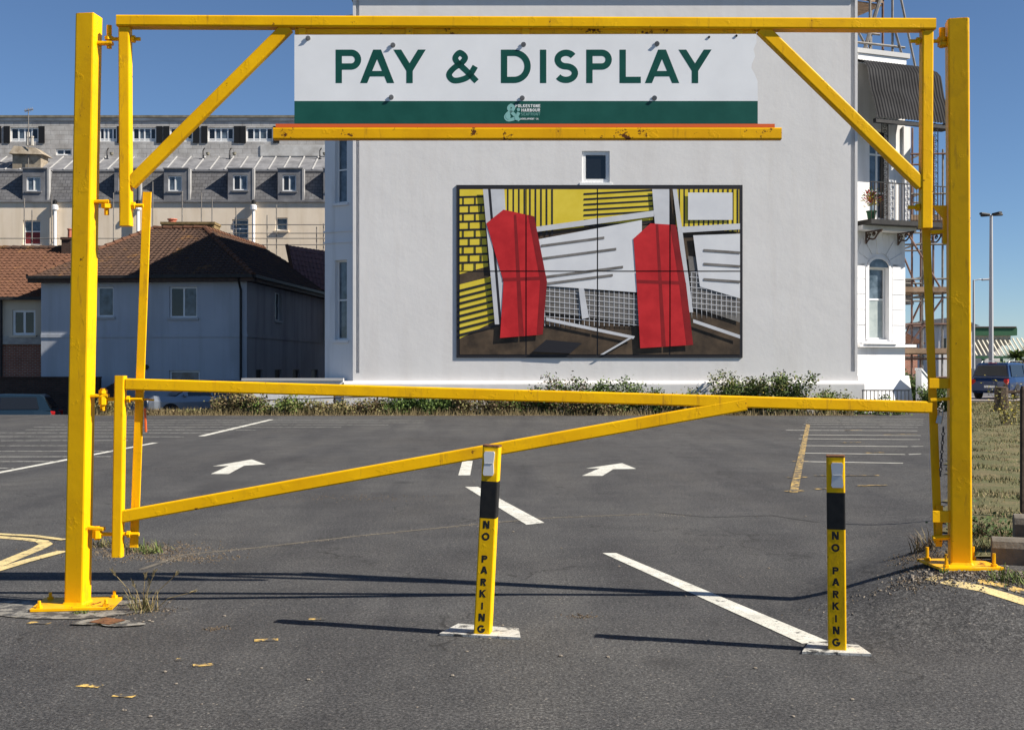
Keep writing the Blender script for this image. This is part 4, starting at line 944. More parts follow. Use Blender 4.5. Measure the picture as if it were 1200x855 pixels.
for a, b in (((sx[0], sy[0] - 0.1, 2.1), (sx[-1], sy[0] - 0.1, 4.2)), ((sx[-1], sy[0] - 0.12, 4.4), (sx[0], sy[0] - 0.12, 6.9)), ((sx[0], sy[1] - 0.1, 1.0), (sx[-1], sy[1] - 0.1, 4.2)), ((sx[-1], sy[1], 4.4), (sx[0], sy[1], 8.0))): stube(a, b, 'scaffold_rust', 'brace')
sc2 = thing('roof_scaffold', 'scaffold tower with boarded deck rising above the ribbed canopy', 'scaffold', fb.p(1, -1.2, zpar))
def s2(a, b, m='scaffold_steel', name='tube', r=0.045): MB().tube(a, b, r, 6).build(name, m, sc2)
zR = zpar + 0.05
for a, o_, up in ((0.1, -0.4, 3.6), (0.9, -0.4, 3.6), (1.55, -0.5, 3.8), (1.9, -0.4, 3.8), (0.4, -1.9, 3.6), (1.3, -1.9, 3.6), (2.15, -1.9, 3.6)): s2(fb.p(a, o_, zR), fb.p(a, o_, zR + up), 'scaffold_rust' if a in (1.3, 1.55) else 'scaffold_steel', 'standard')
for z, m in ((0.45, 'scaffold_steel'), (1.25, 'scaffold_steel'), (2.3, 'scaffold_rust'), (3.2, 'scaffold_steel')):
    s2(fb.p(-0.4, -0.34, zR + z), fb.p(2.4, -0.34, zR + z + 0.03), m, 'ledger'); s2(fb.p(-0.2, -1.84, zR + z + 0.1), fb.p(2.5, -1.84, zR + z + 0.1), m, 'ledger')
s2(fb.p(1.9, -0.32, zR + 3.4), fb.p(3.4, -0.32, zR - 2.2), name='brace'); s2(fb.p(1.8, -0.3, zR + 1.4), fb.p(3.0, -0.3, zR - 1.9), name='brace')
s2(fb.p(2.2, -0.28, zR - 1.25), fb.p(3.9, -0.28, zR - 1.15), name='ledger'); s2(fb.p(3.05, -0.25, zR - 2.2), fb.p(3.05, -0.25, zR + 0.3), 'scaffold_rust', 'standard')
s2(fb.p(0.1, -0.36, zR + 1.2), fb.p(0.95, -0.36, zR - 0.0), name='brace'); s2(fb.p(1.5, -0.38, zR + 2.6), fb.p(0.6, -0.38, zR + 0.1), name='brace', r=0.07)
for i in range(6): MB().fbox(fb, -0.1 + 0.0, 1.55, -0.5 - (i + 1) * 0.24 + 0.015, -0.5 - i * 0.24, zR + 1.95, zR + 1.99).build('deck_board', 'scaffold_boards', sc2)
for i in range(7): MB().fbox(fb, 0.15, 1.5, -0.47, -0.44, zR + 2.02 + i * 0.25, zR + 2.24 + i * 0.25).build('side_board', 'scaffold_boards', sc2)
# the next houses of the terrace, seen through the scaffold
nh = thing('scaffolded_house', 'pale terraced house with dark iron balconies hidden behind the scaffold', 'house', (16, 52, 0))
fn2 = Fr((15.6, 51.5, -0.3), 62)
hn = [(0.5, 1.5, 1.4, 3.8), (2.2, 3.2, 1.4, 3.8), (0.5, 1.5, 5.6, 8.0)]
m_ = MB(); wall_holes(m_, fn2, 0, 4, 0, 9.0, hn, 0.2); m_.prism([fn2.p(0, -0.201, 0), fn2.p(4, -0.201, 0), fn2.p(4, -6, 0), fn2.p(0, -6, 0)], UP * 9.0)
m_.poly([fn2.p(0, 0, 0), fn2.p(0, -0.201, 0), fn2.p(0, -0.201, 9), fn2.p(0, 0, 9)]); m_.build('wall', 'bay_white', nh)
for r in hn: window(nh, fn2, r, rows=(0.5,), rec=0.14, fw=0.07)
b2 = MB().fbox(fn2, -0.3, 4, 0.01, 1.0, 4.75, 4.88).build('balcony', 'iron_black', nh)
for i in range(26): MB().tube(fn2.p(-0.25 + i * 0.16, 0.95, 4.88), fn2.p(-0.25 + i * 0.16, 0.95, 5.75), 0.016, 5).build('baluster', 'iron_black', b2)
MB().fbox(fn2, -0.3, 4, 0.92, 0.98, 5.751, 5.80).build('handrail', 'iron_black', b2)
MB().fbox(fn2, -0.4, 4, 0.01, 1.3, 8.2, 8.5).build('canopy', 'canopy_metal', nh)
fb3 = thing('brick_house', 'red brick house at the far end behind the scaffold', 'house', (22, 78, 0))
fq = Fr((17.5, 70, -0.3), 20); hq = [(1 + 2.2 * i, 2.1 + 2.2 * i, z, z + 1.5) for i in range(3) for z in (1.2,)]
m_ = MB(); wall_holes(m_, fq, 0, 7.6, 0, 3.4, hq, 0.15); m_.prism([fq.p(0, -0.151, 0), fq.p(7.6, -0.151, 0), fq.p(7.6, -6, 0), fq.p(0, -6, 0)], UP * 3.4); m_.build('wall', 'brick_red', fb3)
for r in hq: window(fb3, fq, r, cols=(0.5,), rec=0.1)
tile_facet(MB(), fq.p(-0.3, 0.3, 3.3), fq.p(7.9, 0.3, 3.3), fq.p(7.9, -3, 4.6), fq.p(-0.3, -3, 4.6)).build('roof', 'roof_tiles_red', fb3)

# ================================================================== left: slate terrace in the distance
TD = 75.0
ft = Fr((0, TD, 0), 0); ft2 = Fr((0, TD + 3.4, 0), 0)
te = thing('slate_terrace', 'long terrace with slate mansard dormers and a flat topped upper storey', 'building', (-24, TD, 0))
X0, X1 = -38.0, -9.0
zE = ft.px(0, 198)[1]; zC = ft.px(0, 237)[1]; zT0 = ft2.px(0, 184)[1]; zT1 = ft2.px(0, 136)[1]
cw = []
for x0, y0, x1, y1, kind in ((27, 258, 47.5, 287, 'r'), (272, 257, 291, 281, 'w'), (323, 255, 337, 270, 's'), (128, 300, 140, 320, 's')): cw.append((ft.rect(x0, y0, x1, y1), kind))
m_ = MB(); wall_holes(m_, ft, X0, X1, 0, zC, [r for r, k in cw], 0.22); m_.box(X0, X1, TD + 0.221, TD + 14, -1, zC); m_.build('wall', 'cream', te)
for r, k in cw: window(te, ft, r, rows=(0.55,) if k != 's' else (), rec=0.14, fw=0.08, panes=('red_curtain', 'glass_curtain') if k == 'r' else ('glass_curtain',), sill=0.12, sillmat='cream')
MB().fbox(ft, X0, X1, -0.2, 0.12, zC + 0.002, zC + 0.12).build('gutter', 'lead', te)
zg = zC + 0.123
# mansard slope of slates
sd = 0.9
m_ = MB(); m_.hexa([(X0, TD, zg), (X1, TD, zg), (X1, TD + 6, zg), (X0, TD + 6, zg), (X0, TD + sd, zE - 0.05), (X1, TD + sd, zE - 0.05), (X1, TD + 6, zE - 0.05), (X0, TD + 6, zE - 0.05)]); m_.build('mansard', 'slates', te)
dx0 = (26.5, 134, 192, 267, 325.5, 379); dwins = ((31, 207, 47.5, 224), (139, 206, 153, 223), (197, 206, 213, 224), (273, 205, 290, 223), (331, 205, 347, 224), (384, 205, 397, 224))
for (x0, xw) in zip(dx0, dwins):
    a0 = ft.px(x0, 220)[0]; a1 = a0 + ft.px(55, 220)[0] - ft.px(26.5, 220)[0]; r = ft.rect(*xw)
    m_ = MB(); wall_holes(m_, ft, a0, a1, zg, zE, [r], 0.12); m_.box(a0, a1, TD + 0.121, TD + 1.6, zg, zE)
    for a in (a0, a1): m_.poly([(a, TD, zg), (a, TD + 0.121, zg), (a, TD + 0.121, zE), (a, TD, zE)])
    d_ = m_.build('dormer', 'lead', te)
    window(te, ft, r, cols=(0.5,), rec=0.07, fw=0.075, panes=(('glass_dark', 'glass_curtain') if int(x0) % 2 else ('glass_curtain', 'glass_blind')), sill=0.06, sillmat='lead')
    MB().fbox(ft, a1 + 0.003, a1 + 0.13, -0.3, 0.03, zg, zE).build('corner_trim', 'lead_seam', d_)
    MB().fbox(ft, a0 - 0.05, a1 + 0.05, -1.5, 0.08, zE + 0.002, zE + 0.07).build('dormer_roof', 'lead', d_)
# shallow lead roof with rolls
zE2 = zE + 0.075
m_ = MB(); m_.hexa([(X0, TD + sd - 0.06, zE - 0.03), (X1, TD + sd - 0.06, zE - 0.03), (X1, TD + 3.4, zE - 0.03), (X0, TD + 3.4, zE - 0.03), (X0, TD + sd - 0.06, zE2 + 0.02), (X1, TD + sd - 0.06, zE2 + 0.02), (X1, TD + 3.4, zT0), (X0, TD + 3.4, zT0)]); ld = m_.build('lead_roof', 'lead', te)
x = X0 + 0.2
while x < X1:
    MB().bar((x, TD + sd - 0.06, zE2 + 0.03), (x, TD + 3.38, zT0 + 0.03), 0.10, 0.06, (1, 0, 0), 0.02).build('lead_roll', 'lead_seam', ld); x += 0.93
# upper storey
uw = [ft2.rect(x0, 149.5, x1, 166) for x0, x1 in ((12, 45), (-28, -6), (116, 137), (155, 183), (199, 226), (243.5, 274), (288.5, 320))] + [ft2.rect(65.5, 174.5, 84, 182)]
rows2 = [(u, (0.28, 0.5, 0.76), (0.18,)) for u in uw[:7]] + [(uw[7], (0.5,), ())]
m_ = MB(); zm = ft2.px(0, 168)[1]; zm2 = ft2.px(0, 149)[1]
wall_holes(m_, ft2, X0, X1, zT0 - 0.4, zT1 - 0.12, uw, 0.2); m_.box(X0, X1, TD + 3.4 + 0.201, TD + 14, zT0 - 1, zT1 - 0.12); m_.build('upper_wall', 'slates_pale', te)
for k, (r, c_, w_) in enumerate(rows2):
    window(te, ft2, r, cols=c_, rows=w_, rec=0.08, fw=0.09, panes=('glass_curtain', 'glass_dark', 'glass_curtain'))
    if k < 7:
        for a in (r[0] - 0.42, r[1] + 0.02): MB().fbox(ft2, a, a + 0.40, 0.003, 0.05, r[2] - 0.1, r[3] + 0.08).build('shutter_panel', 'black_paint', te)
MB().fbox(ft2, -16.5, X1, 0.003, 0.05, zT0 + 0.06, zm - 0.12).build('render_band', 'weathered_render', te)
MB().fbox(ft2, X0, X1, 0.003, 0.06, zm2 + 0.42, zT1 - 0.13).build('render_band', 'weathered_render', te)
MB().fbox(ft2, X0, X1, -0.4, 0.14, zT1 - 0.12, zT1 + 0.02).build('coping', 'lichen_coping', te)
# stone chimney stack with pots and aerial
cs = thing('chimney_stack', 'weathered stone chimney stack with pale pots on the slate terrace', 'chimney', (-31, TD + 2, zE))
a, b, z0, z1 = ft.rect(4, 167, 45, 200); z0 = zE - 1.2
m_ = MB(); m_.box(a + 0.15, b - 0.25, TD + 1.0, TD + 2.2, z0, z1 - 0.55); m_.build('stack', 'stone_chimney', cs)
m_ = MB(); m_.hexa([(a, TD + 0.8, z1 - 0.55), (b, TD + 0.8, z1 - 0.6), (b, TD + 2.4, z1 - 0.6), (a, TD + 2.4, z1 - 0.55), (a + 0.25, TD + 1, z1 - 0.02), (b - 0.6, TD + 1, z1 - 0.15), (b - 0.6, TD + 2.2, z1 - 0.15), (a + 0.25, TD + 2.2, z1 - 0.02)]); m_.build('cap', 'stone_chimney', cs)
for x in (20.5, 25.5): c = ft.px(x, 165)[0]; MB().lathe((c, TD + 1.6, z1 + 0.1), [(0.13, 0), (0.1, 0.5), (0.13, 0.52), (0.12, 0.85 if x < 22 else 0.6)], 8).build('chimney_pot', 'concrete', cs)
ar = thing('television_aerial', 'thin roof aerial on a pole beside the stone chimney', 'aerial', (ft.px(26.5, 180)[0], TD + 1.2, z1))
xa = ft.px(26.5, 180)[0]; zA = ft.px(0, 124)[1]
MB().tube((xa, TD + 0.9, z0 + 1), (xa, TD + 0.9, zA), 0.03, 6).build('pole', 'scaffold_steel', ar)
m_ = MB(); m_.tube((xa - 0.25, TD + 0.9, zA - 0.15), (xa + 0.3, TD + 0.9, zA - 0.02), 0.025, 5)
for i in range(5): m_.tube((xa - 0.2 + i * 0.11, TD + 0.7, zA - 0.14 + i * 0.026), (xa - 0.2 + i * 0.11, TD + 1.1, zA - 0.14 + i * 0.026), 0.015, 4); m_.tube((xa - 0.2 + i * 0.11, TD + 0.9, zA - 0.26 + i * 0.026), (xa - 0.2 + i * 0.11, TD + 0.9, zA + i * 0.026), 0.015, 4)
m_.build('array', 'scaffold_steel', ar)
for x, y, lab in ((240, 181, 'above the dormers'), (271, 178, 'beside the white render band'), (128, 183, 'behind the gate hanger'), (376, 176, 'at the end next to the mural building')):
    c = ft2.px(x, y)[0]; rv = thing('roof_vent', 'small roof vent pipe and dish ' + lab, 'vent', (c, TD + 3.0, zT0 - 0.2))
    MB().path([(c, TD + 3.0, zT0 - 0.2), (c, TD + 3.0, zT0 + 0.35), (c + 0.12, TD + 2.9, zT0 + 0.5)], 0.05, 6).build('pipe', 'dark_steel', rv)
    MB().lathe((c + 0.32, TD + 2.9, zT0 + 0.0), [(0.03, 0), (0.10, 0.06), (0.13, 0.2), (0.02, 0.22)], 10).build('dish', 'lichen_coping', rv)
# flues with black cowls on the cream wall
for x, lab in ((66, 'near the red curtained window'), (163, 'behind the yellow gate hanger'), (298, 'beside the tall cream window')):
    c = ft.px(x, 250)[0]; z1 = ft.px(0, 247)[1]; z0 = ft.px(0, 296)[1]
    fl = thing('wall_flue', 'white pipe flue with a black cowl on the cream wall ' + lab, 'flue', (c, TD - 0.2, z0))
    MB().tube((c, TD - 0.22, z0), (c, TD - 0.22, z1), 0.10, 8).build('pipe', 'frame_white', fl)
    MB().lathe((c, TD - 0.22, z1), [(0.16, 0), (0.2, 0.05), (0.2, 0.3), (0.1, 0.36)], 10).build('head', 'frame_white', fl)
    MB().lathe((c, TD - 0.22, z1 + 0.365), [(0.06, 0), (0.06, 0.04), (0.13, 0.06), (0.13, 0.22), (0.05, 0.3)], 10).build('cowl', 'black_paint', fl)
    MB().fbox(ft, c - 0.02, c + 0.02, 0.003, 0.21, z0 + 0.8, z0 + 0.84).build('clip', 'dark_steel', fl)
# tube guard rail in front of the cream wall
gr = thing('guard_rail', 'thin scaffold tube guard rail with uprights in front of the cream wall', 'scaffold', (-24, TD - 3, 5))
fg = Fr((0, TD - 3, 0), 0)
for x, y in ((28.5, 232), (37.5, 246), (60.5, 228), (133, 226), (179, 213), (213.5, 224), (236, 226), (248.5, 234), (276.5, 243), (313, 252), (324, 240), (371, 266), (379, 262)):
    a, z = fg.px(x, y); MB().tube(fg.p(a, 0, 3), fg.p(a, 0, z), 0.032, 6).build('upright', 'scaffold_steel', gr)
for y, x0, x1 in ((263.5, 250, 384), (279.5, -20, 384), (287, 240, 384), (273.5, 250, 384)):
    a, z = fg.px(x0, y); b, _ = fg.px(x1, y); MB().tube(fg.p(a, 0.07, z), fg.p(b, 0.07, z), 0.028, 6).build('rail', 'scaffold_steel', gr)

# ================================================================== left: houses across the street
hr = Vector((-11.1, 50.0, -0.8)); yaw = -5.0
fh = Fr(hr - Vector((math.cos(R(yaw)), math.sin(R(yaw)), 0)) * 8.95, yaw); HW = 8.95; HD = 17.0
fs = Fr(hr, yaw + 90)
bh = thing('blue_white_house', 'pale blue rendered house with a hipped brown tile roof, mostly in shade', 'house', hr)
zev = fh.px(200, 325)[1]
w1 = fh.rect(112, 336, 133, 371); w2 = fh.rect(198.5, 336, 231, 372); w3 = fh.rect(198, 434, 234, 452)
sw1 = fs.rect(322.5, 342, 330, 376); vents = [fs.rect(x, 433, x + 8, 443) for x in (300, 322, 343, 365)]
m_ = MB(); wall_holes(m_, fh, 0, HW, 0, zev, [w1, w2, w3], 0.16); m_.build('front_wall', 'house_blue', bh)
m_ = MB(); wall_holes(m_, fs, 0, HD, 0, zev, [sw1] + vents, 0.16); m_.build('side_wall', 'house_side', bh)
m_ = MB(); m_.prism([fh.p(0.01, -0.161, 0), fh.p(HW - 0.161, -0.161, 0), fh.p(HW - 0.161, -HD, 0), fh.p(0.01, -HD, 0)], UP * zev); m_.poly([fh.p(0, 0, 0), fh.p(0, -HD, 0), fh.p(0, -HD, zev), fh.p(0, 0, zev)]); m_.build('core_wall', 'house_blue', bh)
window(bh, fh, w1, cols=(0.12,), rec=0.1, fw=0.07, glass='glass_curtain', sill=0.07); window(bh, fh, w2, cols=(0.5,), rec=0.1, fw=0.07, sill=0.07, panes=('glass_dark', 'glass_curtain'))
window(bh, fh, w3, rec=0.1, fw=0.08, glass='glass_curtain'); window(bh, fs, sw1, rec=0.12, fw=0.05, glass='glass_curtain', sill=0.06)
for r in vents: MB().fbox(fs, r[0], r[1], -0.15, -0.1, r[2], r[3]).build('vent', 'iron_black', bh)
zbd = fh.px(200, 395)[1]
MB().fbox(fh, 0, HW + 0.03, 0.002, 0.035, zbd, zbd + 0.14).build('string_course', 'house_blue', bh); MB().fbox(fs, 0, HD, 0.002, 0.035, zbd, zbd + 0.14).build('string_course', 'house_side', bh)
MB().tube(fh.p(4.62, 0.002, fh.px(150, 430)[1]), fh.p(4.62, 0.05, fh.px(150, 430)[1]), 0.11, 12).build('vent', 'iron_black', bh)
OV = 0.4; zr = fh.px(200, 268, -4.5)[1]
ea = [fh.p(-OV, OV, zev), fh.p(HW + OV, OV, zev), fh.p(HW + OV, -HD - OV, zev), fh.p(-OV, -HD - OV, zev)]
rg = [fh.p(3.1, -4.6, zr), fh.p(5.5, -4.6, zr), fh.p(5.5, -HD + 3, zr), fh.p(3.1, -HD + 3, zr)]
m_ = MB(); tile_facet(m_, ea[0], ea[1], rg[1], rg[0]); tile_facet(m_, ea[1], ea[2], rg[2], rg[1]); tile_facet(m_, ea[3], ea[0], rg[0], rg[3]); m_.poly(rg); m_.poly(list(reversed(ea)))
rf = m_.build('roof', 'roof_tiles', bh)
m_ = MB()
for a, b in ((ea[0], rg[0]), (ea[1], rg[1]), (rg[0], rg[1]), (rg[1], rg[2])):
    n = int((b - a).length / 0.42)
    for i in range(n): p_, q_ = a.lerp(b, i / n), a.lerp(b, (i + 1.08) / n); m_.tube(p_ + UP * 0.05, q_ + UP * 0.03, 0.125, 7, 0.10)
m_.build('ridge_tiles', 'roof_tiles_red', rf)
m_ = MB()
for fx, l0, l1 in ((fh, -OV, HW + OV), (fs, -OV, HD)):
    m_.fbox(fx, l0, l1, OV + 0.002, OV + 0.12, zev - 0.06, zev + 0.07)
m_.build('gutter', 'iron_black', bh)
MB().fbox(fh, -OV, HW + OV - 0.02, 0.003, OV - 0.004, zev - 0.2, zev - 0.003).build('soffit', 'iron_brown', bh); MB().fbox(fs, 0.02, HD, 0.003, OV - 0.004, zev - 0.2, zev - 0.003).build('soffit', 'iron_brown', bh)
m_ = MB(); m_.path([fh.p(HW - 0.22, OV + 0.05, zev - 0.05), fh.p(HW - 0.22, 0.12, zev - 0.55), fh.p(HW - 0.22, 0.12, 0.2)], 0.055, 7); m_.build('downpipe', 'iron_black', bh)
# mossy rendered chimney slab behind the ridge
def stack(name_label, x0, y0, x1, y1, D, m, pots=(), dz=2.0, dd=0.9):
    f = Fr((0, D, 0), 0); a, b, z0, z1 = f.rect(x0, y0, x1, y1); t = thing('chimney', name_label, 'chimney', ((a + b) / 2, D, z0 - dz))
    MB().box(a + 0.04, b - 0.04, D, D + dd, z0 - dz, z1 - 0.12).build('stack', m, t); MB().box(a, b, D - 0.05, D + dd + 0.05, z1 - 0.118, z1).build('cap', m, t)
    for px_, w_, h_ in pots:
        c = f.px(px_, y0)[0]; MB().lathe((c, D + dd / 2, z1 + 0.001), [(w_, 0), (w_ * 0.8, 0.06), (w_ * 0.75, h_ - 0.06), (w_, h_ - 0.05), (w_ * 0.95, h_)], 12).build('chimney_pot', 'terracotta', t)
    return t
stack('broad mossy chimney slab with one low red pot behind the hipped roof', 188, 260, 252, 292, 59.5, 'mossy_render', ((198, 0.26, 0.22),), 2.0, 1.2)
stack('small brick chimney with a tall red pot beside the gate post', 71, 278, 84, 296, 56, 'brick_dark', ((78, 0.14, 0.45),), 1.5)
# plum roofed outbuilding at the back
pr_ = thing('outbuilding', 'outbuilding with plum coloured tiled gables wedged behind the house', 'house', (-11.8, 66, 4))
f6 = Fr((0, 63, 0), 0)
a, z1 = f6.px(332, 284); b, z2 = f6.px(385, 304); zb = f6.px(0, 330)[1]
m_ = MB(); tile_facet(m_, f6.p(a + 0.55, 0, zb - 0.1), f6.p(b + 0.4, 0.6, zb - 0.6), f6.p(b + 0.2, -1.5, z2 + 0.5), f6.p(a - 0.1, -1.5, z1)); m_.build('roof', 'roof_tiles_plum', pr_)
MB().box(a + 0.5, b + 0.4, 63.2, 66, 3, zb - 0.12).build('wall', 'cream_house', pr_)
m_ = MB(); m_.prism([f6.p(b - 0.95, -1.6, zb), f6.p(b + 0.6, -1.6, zb), f6.p(b - 0.2, -1.6, z2 + 0.42)], (0, 3, 0)); m_.build('gable', 'cream_house', pr_)
m_ = MB(); m_.bar(f6.p(a - 0.1, -1.48, z1 + 0.02), f6.p(a + 0.6, 0.05, zb - 0.05), 0.18, 0.12, (1, 0, 0), 0.03); m_.build('verge_tiles', 'roof_tiles_red', pr_)

# cream and brick house at the far left
fl_ = Fr((0, 52.0, -0.8), 0)
lh = thing('brown_roof_house', 'cream and red brick house with a brown pantile roof at the street end', 'house', (-23, 52, -0.8))
LX0, LX1 = -28.0, -20.2; zev2 = fl_.px(20, 350)[1]; lw1 = fl_.rect(14.5, 363, 41.5, 392.5)
zbr = fl_.px(20, 402)[1]; lw1 = (lw1[0], min(lw1[1], LX1 - 0.05), lw1[2], lw1[3])
m_ = MB(); wall_holes(m_, fl_, LX0, LX1, zbr, zev2, [lw1], 0.15); m_.box(LX0, LX1, 52.151, 61, -0.8 + zbr, zev2 - 0.8); m_.build('upper_wall', 'cream_house', lh)
MB().box(LX0, LX1, 52.0, 61, -0.9, zbr - 0.8 - 0.002).build('brick_wall', 'brick_red', lh)
MB().fbox(fl_, LX0, LX1, 0.002, 0.12, zbr - 0.05, zbr + 0.3).build('ledge', 'concrete', lh)
window(lh, fl_, lw1, cols=(0.5,), rec=0.08, fw=0.10, sill=0.16, sillmat='cream_house')
zrg = fl_.px(20, 292, -4.6)[1]
m_ = MB(); tile_facet(m_, fl_.p(LX0, 0.4, zev2), fl_.p(LX1 + 0.4, 0.4, zev2), fl_.p(LX1 + 3.5, -4.6, zrg), fl_.p(LX0, -4.6, zrg), 0.3, 0.24, 0.04); tile_facet(m_, fl_.p(LX1 + 3.5, -9.6, zev2), fl_.p(LX0, -9.6, zev2), fl_.p(LX0, -4.6, zrg), fl_.p(LX1 + 3.5, -4.6, zrg), 0.3, 0.24, 0.04)
r2 = m_.build('roof', 'roof_tiles_red', lh)
m_ = MB(); n = 26
for i in range(n): xa_ = LX0 + (LX1 + 3.5 - LX0) * i / n; xb_ = LX0 + (LX1 + 3.5 - LX0) * (i + 1.06) / n; m_.tube(fl_.p(xa_, -4.6, zrg + 0.06), fl_.p(xb_, -4.6, zrg + 0.04), 0.14, 7, 0.12)
m_.build('ridge_tiles', 'roof_tiles', r2)
MB().fbox(fl_, LX0, LX1 + 0.2, 0.402, 0.52, zev2 - 0.07, zev2 + 0.06).build('gutter', 'iron_black', lh)
MB().tube(fl_.p(fl_.px(3, 400)[0], 0.14, 0), fl_.p(fl_.px(3, 400)[0], 0.14, zev2 - 0.05), 0.06, 7).build('downpipe', 'iron_black', lh)
# dark brick garden wall behind the cars
gw = thing('garden_wall', 'dark brick garden wall along the street behind the parked cars', 'wall', (-20, 48.5, -0.8))
f7 = Fr((0, 48.5, -0.8), 0); ga, gz = f7.px(-30, 443); gb_, _ = f7.px(116, 443); gc, _ = f7.px(142, 445)
m_ = MB(); m_.box(ga, gb_, 48.5, 48.8, -0.9, gz - 0.8); m_.build('wall_body', 'brick_dark', gw)
MB().box(ga, gb_ - 0.002, 48.45, 48.85, gz - 0.8 + 0.002, gz - 0.8 + 0.06).build('coping', 'brick_dark', gw)
m_ = MB(); m_.prism([(gb_ + 0.002, 48.5, -0.9), (gc, 48.5, -0.9), (gc, 48.5, f7.px(0, 444)[1] - 0.8), (gb_ + 0.002, 48.5, f7.px(0, 458)[1] - 0.8)], (0, 0.3, 0)); m_.build('sloping_end', 'brick_dark', gw)

